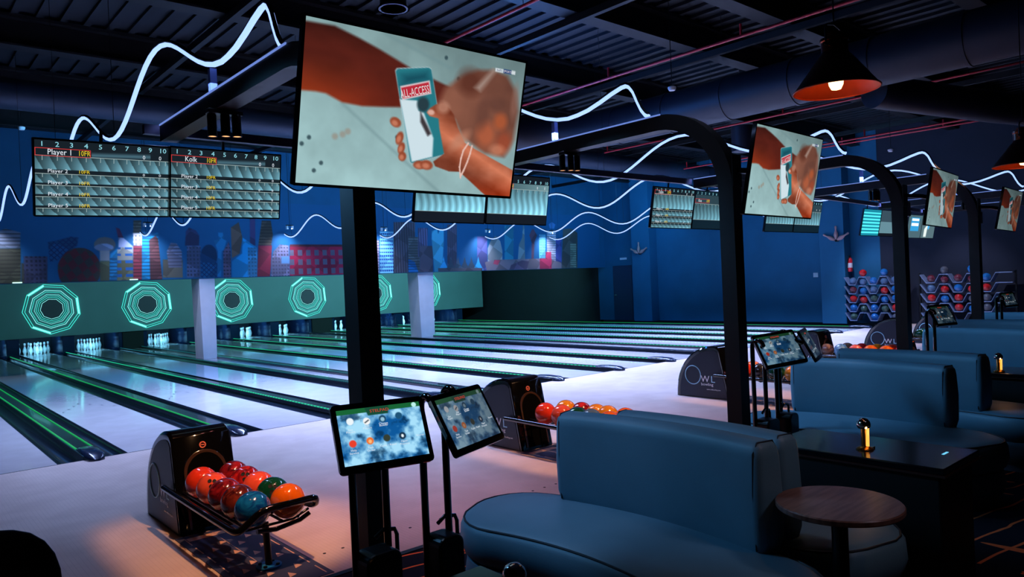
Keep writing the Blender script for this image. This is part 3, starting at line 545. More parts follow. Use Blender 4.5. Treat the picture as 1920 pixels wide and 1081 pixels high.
def ball_return(k):
    x = RX[k]; y0 = 5.66
    t = thing('ball_return', 'black ball return machine with hood and tube rack, %s from the left' % rn[k] if k else 'black ball return machine with hood and tube rack, nearest the camera', 'ball return', (x, y0, 0), 0, 'ball return machines on the approach')
    w = .21
    pr = hood_outline(); n = len(pr)
    # shell: outer skin strip with bevelled shoulders, side panels, front bezel with arched opening
    sh = MB(); prf = pr[1:]
    rings = []
    for s, ins in ((-w, .022), (-w + .02, 0), (w - .02, 0), (w, .022)):
        cx, cz = -.05, .2
        rings.append([(s, y + (cx - y) * ins / .5, z + (cz - z) * ins / .5) for y, z in pr])
    sh.rings(rings)
    hood = sh.build('hood', blackgloss, t, smooth=True)
    for s in (-1, 1):
        pl = [(-.05 + (y + .05) * .88, .012 + z * .90) for y, z in pr]
        sp = MB().prism(pl, s * (w + .001), s * (w + .004), 'yz').build('side_panel', hoodside, t)
    # front bezel plane: from (-.34,0) to (-.20,.655)
    dirv = Vector((0, .14, .655)).normalized(); nv = Vector((0, -dirv.z, dirv.y))
    Mf = Matrix((Vector((1, 0, 0)), dirv, nv)).transposed().to_4x4(); Mf.translation = Vector((0, -.34, 0)) + nv * .002
    op = [(-.13, .03), (.13, .03), (.13, .40)] + [(.13 * math.cos(R(a)), .40 + .145 * math.sin(R(a))) for a in range(10, 180, 10)] + [(-.13, .40)]
    out = [(-.19, .0), (.19, 0), (.205, .55), (.15, .665), (-.15, .665), (-.205, .55)]
    MB().at(Mf).prism([(a * 1.14, .0 + b * 1.04) for a, b in op], .004, .016).build('front_bezel', mat('bezel_gloss', (64, 44, 36), .15, 0, coat=.6), t, bevel=.003)
    MB().at(Mf).prism(op, .016, .0175).build('opening', mat('opening_shade', (3, 3, 3), .9, spec=.05), t)  # flat black plate, its colour stands in for shade inside the hood
    lb = MB().at(Mf @ Matrix.Translation((0, .60, .004))).lathe([(.015, .004), (.024, .004), (.024, 0)], n=24, cap=(0, 0)).build('warning_label', mat('label_red', (225, 120, 100), .5), t)
    lb2 = MB().at(Mf @ Matrix.Translation((0, .60, .004))); lb2.box(-.012, -.004, 0, .012, .004, .004).build('warning_symbol', mat('label_red', (225, 120, 100), .5), lb)
    MB().at(Mf @ Matrix.Translation((0, .23, .02))).box(-.05, 0, 0, .07, .012, .004).build('lift_indicator', emis('orange_indicator', (225, 80, 40), .7), t)
    # logo on the side facing the camera
    ML = Matrix((Vector((0, -1, 0)), Vector((0, 0, 1)), Vector((-1, 0, 0)))).transposed().to_4x4(); ML.translation = Vector((-w - .006, 0, 0))
    ring = MB().at(ML @ Matrix.Translation((-.215, .30, 0))); ring.tube([(.122 * math.cos(R(a)), .125 * math.sin(R(a)), 0) for a in range(0, 360, 12)], .0062, 6, closed=True)
    lg = ring.build('logo_ring', mat('logo_blue', (175, 230, 250), .4), t)
    textmesh([('W', -.092, .215, .092, 1.05, 'LEFT')], 'logo_letter', mat('logo_white', (250, 250, 252), .4), t, ML)
    textmesh([('L', .060, .215, .092, 1.15, 'LEFT')], 'logo_letter', mat('logo_blue', (175, 230, 250), .4), t, ML)
    textmesh([('bowling', -.09, .168, .040, 1.12, 'LEFT')], 'logo_text', mat('logo_white', (250, 250, 252), .4), t, ML)
    textmesh([('www.owlbowling.com', -.005, .112, .0185, .95, 'LEFT')], 'website_text', mat('logo_white', (250, 250, 252), .4), t, ML)
    # rack: side tubes that sweep round the front, trays rails, post
    zr = .315; yb, yf = -.14, -1.475
    def side(s):
        return [(s * .25, yb, zr), (s * .25, yf + .06, zr - .012), (s * .247, yf + .015, zr - .012), (s * .235, yf - .01, zr - .01), (s * .20, yf - .015, zr + .0)]
    path = side(-1) + [(-.15, yf - .025, zr + .05), (-.10, yf - .03, zr + .085), (-.02, yf - .03, zr + .088), (.10, yf - .03, zr + .088), (.20, yf - .03, zr + .088), (.245, yf - .02, zr + .085), (.252, yf + .0, zr + .05), (.252, yf + .03, zr + .0), (.25, -.5, zr), (.25, yb, zr)]
    P = []
    for i in range(len(path) - 1):                              # round it off
        a, b_ = Vector(path[i]), Vector(path[i + 1]); P.append(a); P.append(a.lerp(b_, .5))
    P.append(Vector(path[-1])); 
    for _ in range(2): P = [P[0]] + [(P[i - 1] + P[i] * 2 + P[i + 1]) / 4 for i in range(1, len(P) - 1)] + [P[-1]]
    MB().tube(P, .0215, 12).build('rack_rail', blackgloss, t, smooth=True)
    for s in (-1, 1):
        for dx in (-.052, .052):
            MB().tube([(s * .108 + dx, yb + .02, zr - .022), (s * .108 + dx, yf + .06, zr - .03)], .009, 8).build('ball_rail', black, t, smooth=True)
    for yy in (-.35, -.75, -1.15, -1.37):
        MB().tube([(-.25, yy, zr - .01), (-.15, yy, zr - .05), (.15, yy, zr - .05), (.25, yy, zr - .01)], .008, 8).build('cross_bar', black, t, smooth=True)
    MB().tube([(-.12, yf + .0, zr - .04), (0, yf + .01, zr - .055), (.14, yf - .01, zr - .03), (.2, yf - .015, zr + .0)], .014, 10).build('lower_rail', blackgloss, t, smooth=True)
    MB().tube([(0, -1.3, zr - .05), (.0, -1.33, .01)], .021, 14).build('rack_post', black, t, smooth=True)
    bp = MB().lathe([(.075, .004), (.075, .014), (.02, .018)], (0, -1.33, 0), 24).build('base_plate', ringblue, t, smooth=True)
    for a in range(4): MB().lathe([(.012, .012), (.012, .024), (0, .026)], (.055 * math.cos(R(45 + 90 * a)), -1.33 + .055 * math.sin(R(45 + 90 * a)), 0), 8).build('bolt', black, bp)
    # slab coloured as the rack's shadow, tan marks as light through its gaps
    mt = MB().box(x - .255, 3.95, .0, x + .235, 5.3, .004).build('rack_shadow', shadowm)
    tag(mt, 'thin dark blue slab painted as the shadow of the %s ball return rack' % rn[k], 'painted shadow', 'painted shadows under the ball returns')
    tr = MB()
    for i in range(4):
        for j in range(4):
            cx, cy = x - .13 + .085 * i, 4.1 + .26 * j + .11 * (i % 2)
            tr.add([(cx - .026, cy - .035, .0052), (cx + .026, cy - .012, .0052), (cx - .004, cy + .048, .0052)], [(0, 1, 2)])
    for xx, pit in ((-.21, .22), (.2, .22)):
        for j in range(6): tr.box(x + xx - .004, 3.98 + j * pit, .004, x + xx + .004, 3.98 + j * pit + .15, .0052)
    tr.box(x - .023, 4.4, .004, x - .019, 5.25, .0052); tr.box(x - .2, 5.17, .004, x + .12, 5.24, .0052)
    tr.build('shadow_gaps', shadowgapm, mt)
    # warm track spot aimed at this rack
    return t
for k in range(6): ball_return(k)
G = ['bowling balls on the %s ball return rack' % n for n in rn]
zb = .315 - .026 + .088 + .012
def rack_balls(k, left, right, ys_l, ys_r):
    for side, names, ys in ((-1, left, ys_l), (1, right, ys_r)):
        for i, (nm, y) in enumerate(zip(names, ys)):
            holes = nm.endswith('*'); nm = nm.rstrip('*')
            ordw = ['front', 'second', 'third', 'fourth', 'fifth', 'sixth'][i]
            place_ball(nm, (RX[k] + side * .108, y, zb), '%s bowling ball%s, %s in %s row of the %s ball return' % (nm, ' with holes' if holes and k == 0 else '', ordw, 'left' if side < 0 else 'right', rn[k]), G[k],
                       (R(-35), R(8), R(-28)) if holes else None, holes)
YL = [4.265 + .2225 * i for i in range(6)]
rack_balls(0, ['marbled teal blue', 'marbled bronze red', 'marbled dark red', 'coral pink*', 'orange-red'], ['orange', 'dark green*', 'coral pink', 'marbled bright red*', 'marbled dark red'], YL, YL)
rack_balls(1, ['orange', 'grey blue', 'dark green', 'coral pink', 'orange-red'], ['orange', 'yellow-orange', 'yellow-orange', 'marbled bright red', 'yellow-orange'], [4.27, 4.49, 4.66, 4.86, 5.08], [4.27, 4.48, 4.62, 4.81, 5.02])
rack_balls(2, ['orange', 'yellow-orange', 'dark green', 'marbled dark grey', 'orange-red'], ['red', 'dark green', 'pale marbled blue', 'marbled brown gold', 'orange'], YL, YL)
rack_balls(3, ['orange-red', 'orange', 'orange', 'coral pink', 'pale marbled blue', 'marbled brown gold'][:6], ['orange', 'orange-red', 'yellow-orange', 'red', 'marbled brown gold'], YL, YL)
rack_balls(4, ['orange', 'orange-red', 'blue', 'red', 'dark green'], ['orange', 'orange-red', 'orange', 'marbled dark red', 'dark green'], YL, YL)
rack_balls(5, ['red', 'orange', 'marbled dark red', 'orange', 'dark green'], ['orange', 'pale marbled blue', 'red', 'orange', 'dark green'], YL, YL)

# ================================================================ POSTS AND OVERHEAD FRAMES
PY = [3.07, 3.06, 3.23, 3.39, 3.5, 3.6]
MY = [5.95, 5.95, 5.9, 6.0, 6.29, 6.57]
tubem = emis('led_tube_white_blue', (150, 182, 255), 1.7)
ntub = bpy.data.materials['led_tube_white_blue'].node_tree
for k, x in enumerate(PX):
    t = thing('steel_frame', 'dark steel post curving into an overhead beam toward the lanes, %s from the left' % rn[k] if k else 'dark steel post behind the big television, curving into an overhead beam', 'steel frame', (x, PY[k], 0), 0, 'dark steel posts with overhead beams')
    rad = .62; zt = 2.9
    path = [(0, 0, .012), (0, 0, 1.0), (0, 0, zt - rad)] + [(0, rad - rad * math.cos(R(a)), zt - rad + rad * math.sin(R(a))) for a in range(8, 91, 8)] + [(0, rad, zt)]
    # rectangular section swept in the yz plane
    rings = []
    for i, p in enumerate(path):
        a = Vector(path[max(i - 1, 0)]); b_ = Vector(path[min(i + 1, len(path) - 1)]); T = (b_ - a).normalized(); N = Vector((0, -T.z, T.y)); P = Vector(p)
        rings.append([P + N * .062 + Vector((-.058, 0, 0)), P + N * .062 + Vector((.058, 0, 0)), P - N * .062 + Vector((.058, 0, 0)), P - N * .062 + Vector((-.058, 0, 0))])
    rings.append([v + Vector((0, MY[k] - .05 - PY[k] - rad, 0)) for v in rings[-1]])
    MB().rings(rings[:4] + rings[4:]).build('post_and_beam', bronze, t, smooth=True)
    MB().box(-.12, -.12, 0, .12, .12, .012).build('foot_plate', bronze, t, bevel=.003)
    MB().box(-.064, rad - .05, zt + .055, -.056, MY[k] - PY[k] - .06, zt + .066).build('lit_edge', emis('edge_glow', (120, 150, 235), .8), t)  # emissive strip added to show the beam's pale lit edge
    MB().box(.046, rad, zt + .05, .052, MY[k] - PY[k] - .1, zt + .066).build('edge_trim', mat('beam_edge', (70, 84, 130), .4, .4), t)
    # three cylinder spotlights under the beam
    g = thing('spotlight_cluster', 'cluster of three dark cylinder spotlights under the %s overhead beam' % (['first', 'second', 'third', 'fourth', 'fifth', 'sixth'][k]), 'spotlight', (x, 4.72, zt - .062), 0, 'spotlight clusters under the beams')
    MB().box(-.11, -.035, -.03, .11, .035, -.002).build('mount_plate', black, g, bevel=.004)
    for q, (dx, dy) in enumerate(((-.07, .03), (.0, -.01), (.065, -.03))):
        c = MB().lathe([(.024, -.165), (.024, -.17), (.029, -.17), (.029, -.035), (.026, -.03), (0, -.03)], (dx, dy, 0), 20, cap=(0, 0)).build('cylinder', bronze, g, smooth=True)
        MB().lathe([(0, -.167), (.0235, -.167)], (dx, dy, 0), 20).build('lens', emis('lens_warm', (255, 170, 110), 1.6), c)
    # LED wave tube above the beam out over the lanes
    Yc = lambda y: 3.375 + .225 * math.cos(2 * math.pi * (y - 6.08) / 2.80)
    pts = [(x, 3.79, 2.985), (x, 3.82, 3.0), (x, 3.86, 3.05), (x, 3.90, 3.13), (x, 3.94, 3.22), (x, 3.98, 3.27), (x, 4.02, 3.29), (x, 4.07, 3.288), (x, 4.18, 3.26), (x, 4.32, 3.215), (x, 4.47, 3.175), (x, 4.6, 3.157)] + [(x, y, Yc(y)) for y in np.arange(4.72, 19.25, .14)]
    w_ = thing('led_wave_tube', 'wavy white blue glowing light tube hanging above the lanes, %s from the left' % ['first', 'second', 'third', 'fourth', 'fifth', 'sixth'][k], 'light tube', (0, 0, 0), 0, 'wavy glowing light tubes')
    MB().tube(pts, .018, 8).build('glowing_tube', tubem, w_, smooth=True)
    MB().tube([(p[0], p[1], p[2] + .022) for p in pts], .014, 6).build('tube_channel', dark, w_, smooth=True)
    for yy in (4.9,): MB().box(x - .022, yy - .02, zt + .06, x + .022, yy + .02, 3.148).build('standoff', mat('standoff_paint', (120, 140, 215), .5), w_)
    for yy in (7.5, 10.3, 13.1, 15.9, 18.7): MB().tube([(x, yy, Yc(yy)), (x, yy, 5.5)], .003, 5).build('hanger_wire', black, w_)
    s_ = thing('mural_spotlight', 'small spotlight pair at the far end of the %s wavy light tube' % ['first', 'second', 'third', 'fourth', 'fifth', 'sixth'][k], 'spotlight', (x + .2, 19.24, 3.5), 0, 'small spotlights before the mural')
    MB().box(-.1, -.02, 0, .1, .02, .03).build('bar', black, s_); MB().tube([(0, 0, .03), (0, 0, 2.3)], .006, 6).build('stem', black, s_)
    for dx in (-.08, .08): MB().lathe([(.03, -.09), (.035, -.09), (.035, 0), (0, 0)], (dx, 0, 0), 12).build('lamp_head', white, s_)
    MB().lathe([(0, -.088), (.029, -.088)], (-.08, 0, 0), 12).build('lens', emis('spot_lens', (225, 235, 255), 3), s_)
# crossbars joining the beams
for k in range(6):
    x0 = PX[k] + .06; x1 = (PX[k + 1] - .06) if k < 5 else PX[k] + 1.5; ya, yb_ = MY[k], (MY[k + 1] if k < 5 else MY[k])
    if k == 0: x0 = PX[0] - .16
    b_ = MB().rings([[(xx, yy - .03, z - .035) if q == 0 else (xx, yy + .03, z - .035) if q == 1 else (xx, yy + .03, z + .035) if q == 2 else (xx, yy - .03, z + .035) for q in range(4)] for xx, yy, z in ((x0, ya, 2.93), (x1, yb_, 2.93))])
    tag(b_.build('crossbar', mat('crossbar_paint', (34, 33, 62), .5, .2)), 'dark violet crossbar above the score screens, %s from the left' % ['first', 'second', 'third', 'fourth', 'fifth', 'last'][k], 'crossbar', 'crossbars joining the overhead beams')

# ================================================================ SCORE MONITORS
scr = picmat('score_screen_picture', 1.7)
def score_img(style, nx=200, ny=112):
    U, V = uvgrid(nx, ny); img = np.zeros((ny, nx, 3)); img[:] = (16, 24, 30)
    def band(v0, v1, bright=1.0, wav=False):
        s = (V >= v0) & (V <= v1); H = v1 - v0
        ph = (U * 10.2 + (V - v0) / H * (-.55 if not wav else -.35) + (.12 * np.sin((V - v0) / H * 6.3) if wav else 0)) % 1
        b = .55 + .55 * ph if not wav else .75 + .35 * np.abs(ph - .5) * 2
        lightness = (.62 + .5 * (V - v0) / H) * b * bright * (.85 + .25 * U)
        c = np.stack([70 * lightness, 108 * lightness, 120 * lightness], -1) * 1.15
        img[s] = np.clip(c, 0, 235)[s]
    if style == 'full' or style == 'full2':
        band(.205, .385)
        for v in (.445, .60, .755, .91): band(v, min(v + .115, 1))
        g = np.clip(1 - np.abs((V - .165) - (.5 - U) * .05) / .05, 0, 1)[..., None]; sel = ((U > .4) & (U < .85))[..., None]
        img[:] = np.where(sel & (V[..., None] < .2), img + g * np.array((40, 62, 68)), img)
    elif style == 'wide':
        img[:] = (14, 20, 28); s0, s1 = .13, .80
        for v in (.28,): band(v, s1, 1.35, True)
        s = (V > .16) & (V < .28); img[s] = (np.stack([40 + 50 * U, 60 + 60 * U, 66 + 60 * U], -1))[s]
    elif style == 'short':
        img[:] = (10, 26, 36); band(.34, .76, 1.05, True); s = (V > .10) & (V < .34); img[s] = (34, 52, 60)
    elif style == 'four':
        band(.16, .52, 1.1, True)
        for v in (.56, .72, .88): band(v + .03, min(v + .13, 1), 1.05, True)
    elif style == 'cyan':
        img[:] = (20, 110, 130)
        for q in range(7): s = (V > .10 + q * .125) & (V < .16 + q * .125); img[s] = (70, 200, 205)
    elif style == 'grey':
        img[:] = (44, 62, 72); s = V > .45; img[s] = (80, 112, 122); s = V > .9; img[s] = (14, 18, 24)
    elif style == 'blueblock':
        img[:] = (60, 84, 92); s = (U > .2) & (U < .8) & (V > .1) & (V < .7); img[s] = (40, 130, 180); s = (U > .25) & (U < .75) & (((V > .15) & (V < .25)) | ((V > .35) & (V < .47))); img[s] = (225, 235, 240)
    elif style == 'cup':
        img[:] = (70, 92, 98); paint(img, U, V, [(.3, .1), (.7, .1), (.55, .6), (.45, .6)], (60, 150, 200), .05); paint(img, U, V, [(.2, .6), (.45, .3), (.4, .95), (.2, .95)], (190, 200, 195), .05)
    return img
def score_monitor(k, side, W, Hh, c, yaw, tilt, roll, style, who, label):
    t = thing('score_monitor', label, 'score screen', c, 0, 'score screens above the lanes')
    M = panel((0, 0, 0), yaw, tilt, roll)
    MB().at(M).prism(rrect(W, Hh, .008, 2), -.035, -.002).build('casing', plastic, t)
    MB().at(M).box(-.15, -.1, -.07, .15, .1, -.036).build('mount', black, t)
    MB().at(Matrix.Identity(4)).tube([tuple(M @ Vector((0, .0, -.06))), (0, .09, .18), (0, .06, .37)], .012, 6).build('drop_rod', black, t)
    w, h = W - .022, Hh - .024
    s = link('screen', picmesh('screen', score_img(style), w, h, scr), t); s.matrix_local = M
    Mt = M @ Matrix.Translation((0, 0, .0008))
    X = lambda u: (u - .5) * w
    Yv = lambda v: (.5 - v) * h
    if style in ('full', 'full2', 'wide', 'short', 'four'):
        top = {'full': .08, 'full2': .08, 'wide': .145, 'short': .09, 'four': .085}[style]
        us = [.05, .155, .255, .36, .465, .565, .665, .76, .85, .95]
        textmesh([(str(i + 1), X(u), Yv(top), .034 * h / .5, 1.15, 'CENTER') for i, u in enumerate(us)], 'frame_numbers', cyanlit, s, Matrix.Translation((0, 0, .0008)), 0)
        ln = MB()
        def hl(v, u0=0, u1=1, th=.0016): ln.box(X(u0), Yv(v) - th, .0004, X(u1), Yv(v) + th, .0009)
        bands = {'full': [.205, .445, .60, .755, .91], 'full2': [.205, .445, .60, .755, .91], 'wide': [.28], 'short': [.34], 'four': [.16, .56, .72, .88]}[style]
        for v in bands:
            hl(v - .004); 
            for u in us[:9] + [.925, .975]:
                ln.box(X(u) - .0014, Yv(v + (.06 if v < .3 else .045)), .0004, X(u) + .0014, Yv(v), .0009)
        if style == 'wide' or style == 'short': hl({'wide': .80, 'short': .76}[style])
        ln.build('score_lines', paleline, s)
        names = [who, 'Player 2', 'Player 3', 'Player 4', 'Player 5']
        rows = {'full': [.185, .425, .58, .735, .89], 'full2': [.185, .425, .58, .735, .89], 'wide': [.25], 'short': [.29], 'four': [.145, .55, .71, .87]}[style]
        hh = [.040] + [.026] * 4
        for i, v in enumerate(rows):
            textmesh([(names[i], X(.085 if i or who != 'Kolk' else .115), Yv(v), hh[i] * h / .5, .85 if i == 0 else 1.05, 'LEFT')], 'player_name', paper, s, Matrix.Translation((0, 0, .0008)), 0)
            textmesh([('10FR', X(.30), Yv(v), hh[i] * h / .5 * .95, .72 if i == 0 else 1.05, 'LEFT')], 'frame_mark', yellow, s, Matrix.Translation((0, 0, .0008)), 0)
            for u, z in ((.80, '0'), (.93, '0')): textmesh([(z, X(u), Yv(v), (.03 if i == 0 else .018) * h / .5, .9 if i == 0 else 1.3, 'CENTER')], 'score_digit', paper, s, Matrix.Translation((0, 0, .0008)), 0)
        rb = MB(); v0, v1 = rows[0] - .08, rows[0] + .018; th = .0022
        for a, b_, c_, d in ((0, v0, .39, v0), (0, v1, .39, v1)): rb.box(X(a), Yv(b_) - th, .0005, X(c_), Yv(b_) + th, .001)
        for u in (.003, .39): rb.box(X(u) - th, Yv(v1), .0005, X(u) + th, Yv(v0), .001)
        rb.build('name_frame', redlit, s)
    return t
side_n = ['left', 'right']
score_monitor(0, 0, .895, .545, (1.306, 5.947, 2.53), R(2.1), R(-15), R(1.4), 'full', 'Player 1', 'score screen listing Player 1 to Player 5, leftmost of all score screens')
score_monitor(0, 1, .895, .545, (2.185, 5.919, 2.542), R(1.4), R(-11), R(.7), 'full2', 'Kolk', 'score screen headed Kolk, second score screen from the left')
pairs = [(1, 'wide', 'Team', 'wide', 'Team', 'left score screen of the pair partly behind the big television', 'right score screen of the pair partly behind the big television'),
         (2, 'four', 'Team', 'short', 'Koa', 'score screen with four score rows, left of the second steel post', 'score screen with a single score row, touching the second steel post'),
         (3, 'short', 'Koa', 'short', 'Koa', 'left score screen below the second television', 'right score screen below the second television'),
         (4, 'cyan', '', 'grey', '', 'bright cyan striped score screen high on the right', 'dim grey score screen right of the cyan striped one'),
         (5, 'blueblock', '', 'cup', '', 'score screen with a blue block and white lines, left of the third television', 'rightmost score screen, showing a blue cup shape')]
for k, sa, wa, sb, wb, la, lb in pairs:
    for q, (s_, w_, l_) in enumerate(((sa, wa, la), (sb, wb, lb))):
        W_ = .895 if k < 4 else .83
        score_monitor(k, q, W_, .545, (PX[k] + (-.455 if q == 0 else .455) * W_ / .895, MY[k] + .005, 2.555), 0, R(-11), 0, s_, w_, l_)

# ================================================================ TELEVISIONS
tvm = picmat('television_picture', 1.0)
def tv_img(nx=320, ny=180):
    U, V = uvgrid(nx, ny); img = np.zeros((ny, nx, 3))
    g = (.9 + .18 * V - .12 * U)[..., None]; img[:] = np.array((150, 184, 186)) * g
    n = fbm(U * 1.7, V, 5, 4, 2)[..., None]; img *= .9 + .22 * n
    up = np.clip((.55 - V - (U - .3) * .2) * 1.4, 0, 1)[..., None] * np.clip((U - .2) * 2, 0, 1)[..., None]; img[:] = img * (1 - .18 * up)
    for a, b_, w_ in (((.159, .479), (.44, .80), .012), ((.44, .80), (.62, 1.0), .014), ((.3, 0), (.62, .14), .02)):
        d = Vector((b_[0] - a[0], b_[1] - a[1])); n_ = Vector((-d.y, d.x)).normalized() * w_ / 2
        paint(img, U, V, [(a[0] + n_.x, a[1] + n_.y), (b_[0] + n_.x, b_[1] + n_.y), (b_[0] - n_.x, b_[1] - n_.y), (a[0] - n_.x, a[1] - n_.y)], (112, 142, 146), .02, .6)
    for x, y in ((.591, .076), (.04, .713), (.014, .756), (.067, .916), (.093, .865), (.4, .65), (.66, .2)): blob(img, U, V, x, y, .008, .014, (48, 70, 78), .6, .85)
    for x, y in ((.17, .672), (.14, .69), (.19, .65)): blob(img, U, V, x, y, .012, .02, (150, 140, 128), .8, .7)
    # sleeve or forearm at upper left
    arm = [(-.02, .03), (.002, .029), (.108, .023), (.207, .065), (.293, .108), (.42, .181), (.552, .238), (.66, .28), (.70, .45), (.6, .5), (.5, .45), (.401, .451), (.324, .466), (.24, .479), (.158, .473), (.093, .433), (.054, .43), (-.02, .437)]
    a = np.clip(.5 - sdpoly(U, V, arm) / .018, 0, 1)[..., None]
    base = np.array((92, 34, 26)) * (1 - .2 * fbm(U, V, 9, 3, 8)[..., None]) + np.clip((.35 - U) * 1.2, 0, 1)[..., None] * np.clip((V - .2) * 3, 0, 1)[..., None] * np.array((165, 66, 8))
    base = base + np.clip((V - .25) * 2, 0, 1)[..., None] * np.array((40, 8, 0)) - np.clip(.16 - V, 0, 1)[..., None] * np.array((180, 60, 40)) + np.clip((U - .4) * 1.5, 0, 1)[..., None] * np.array((10, 24, 24))
    img[:] = img * (1 - a) + base * a
    # blurred second hand on the right
    f = [(.60, .28), (.674, .179), (.75, .116), (.832, .094), (.909, .116), (.959, .205), (.993, .358), (.985, .566), (.94, .706), (.832, .694), (.756, .636), (.702, .589), (.643, .449), (.58, .367)]
    a = np.clip(.5 - sdpoly(U, V, f) / .035, 0, 1)[..., None]
    base = np.array((118, 74, 60)) + 55 * (fbm(U, V * .7, 7, 3, 21)[..., None] - .5) * np.array((1.2, .8, .6))
    img[:] = img * (1 - a) + base * a
    for x, y, rx, ry, c, al in ((.72, .21, .06, .09, (82, 40, 30), .7), (.90, .45, .035, .06, (178, 88, 52), .8), (.83, .56, .05, .09, (190, 96, 62), .7), (.93, .60, .04, .08, (160, 70, 45), .7), (.87, .33, .06, .05, (92, 58, 50), .6), (.80, .40, .03, .12, (96, 60, 52), .5), (.965, .30, .02, .12, (140, 100, 88), .6), (.90, .66, .04, .04, (205, 130, 100), .7)):
        blob(img, U, V, x, y, rx, ry, c, .9, al)
    paint(img, U, V, [(.745, .24), (.83, .085), (.845, .10), (.775, .26)], (170, 150, 140), .03, .8)
    # phone
    ph = [(.369, .225), (.376, .208), (.514, .163), (.526, .172), (.63, .718), (.622, .735), (.478, .815), (.470, .805)]
    paint(img, U, V, [((x - .5) * 1.025 + .5, (y - .49) * 1.015 + .49) for x, y in ph], (170, 190, 196), .006)
    a = paint(img, U, V, ph, (38, 120, 132), .005)
    paint(img, U, V, [(.40, .24), (.51, .19), (.525, .24), (.40, .31)], (20, 70, 86), .05, .8)
    paint(img, U, V, [(.398, .40), (.478, .391), (.487, .456), (.511, .464), (.568, .628), (.572, .757), (.477, .806)], (205, 224, 232), .01)
    blob(img, U, V, .505, .41, .028, .05, (40, 58, 66), .5, .95); paint(img, U, V, [(.495, .46), (.535, .55), (.555, .60), (.54, .62), (.50, .53)], (62, 56, 60), .012)
    paint(img, U, V, [(.394, .316), (.524, .246), (.538, .33), (.409, .403)], (225, 205, 210), .006); paint(img, U, V, [(.399, .324), (.52, .257), (.532, .324), (.412, .392)], (186, 42, 58), .005)
    # hand that holds the phone
    h = [(.524, .461), (.540, .425), (.563, .398), (.595, .377), (.63, .41), (.653, .447), (.683, .537), (.725, .634), (.78, .67), (.844, .707), (1.02, .81), (1.02, 1.02), (.88, 1.02), (.842, .983), (.78, .915), (.714, .846), (.66, .849), (.59, .822), (.578, .79), (.627, .727), (.592, .555), (.583, .489), (.54, .482)]
    a = np.clip(.5 - sdpoly(U, V, h) / .007, 0, 1)[..., None]
    sh = np.clip(1 - np.abs((V - .62) - (U - .66) * .75) / .16, 0, 1)[..., None]
    base = np.array((118, 56, 38)) + sh * np.array((92, 66, 52)) + 30 * (fbm(U, V, 16, 3, 33)[..., None] - .5) + np.clip((V - .85) * 4, 0, 1)[..., None] * np.array((52, -8, -22))
    img[:] = img * (1 - a) + base * a
    blob(img, U, V, .60, .41, .03, .04, (196, 142, 120), .8, .7); blob(img, U, V, .545, .455, .016, .018, (222, 176, 160), .6, .9); blob(img, U, V, .70, .62, .03, .08, (190, 130, 105), .9, .7, .5)
    for x, y, rx, ry, an in ((.388, .553, .024, .034, -.3), (.412, .655, .017, .045, .1), (.424, .72, .016, .04, .1), (.432, .775, .018, .032, 0), (.515, .822, .03, .03, -.2), (.548, .818, .03, .034, -.3)):
        blob(img, U, V, x, y, rx, ry, (150, 74, 50), .35, 1, an); blob(img, U, V, x - .003, y + .006, rx * .55, ry * .55, (205, 130, 102), .8, .8, an)
    for pts in (((.743, .635), (.722, .69), (.714, .75), (.712, .812), (.722, .887)), ((.764, .65), (.758, .71), (.748, .77), (.735, .83), (.724, .87))):
        for p, q in zip(pts, pts[1:]):
            for s_ in np.linspace(0, 1, 8): blob(img, U, V, p[0] + (q[0] - p[0]) * s_, p[1] + (q[1] - p[1]) * s_, .0042, .0068, (228, 190, 178), .5, .95)
    paint(img, U, V, [(.841, .075), (.885, .074), (.885, .101), (.841, .101)], (205, 215, 220), .004); paint(img, U, V, [(.885, .073), (.928, .072), (.928, .1), (.885, .1)], (30, 62, 120), .004); paint(img, U, V, [(.928, .072), (.949, .072), (.949, .098), (.928, .098)], (205, 215, 220), .004)
    return img
TVI = tv_img()
TVS = [((1.843, 2.666, 2.395), R(-2), R(-14.5), R(-.5), 1.107, 1.0, 'big television on the nearest steel post showing a hand holding a phone'),
       ((5.347, 2.835, 2.397), R(2.9), R(-11.3), 0, 1.107, 1.0, 'second television from the left showing a hand holding a phone'),
       ((8.99, 2.935, 2.372), R(4.7), R(-8.9), R(-.6), 1.03, .8, 'third television from the left, dimmer, with orange reflections'),
       ((12.11, 3.10, 2.372), R(1.8), R(-10.8), R(-1), .974, .62, 'rightmost television at the frame edge, with a dim picture')]
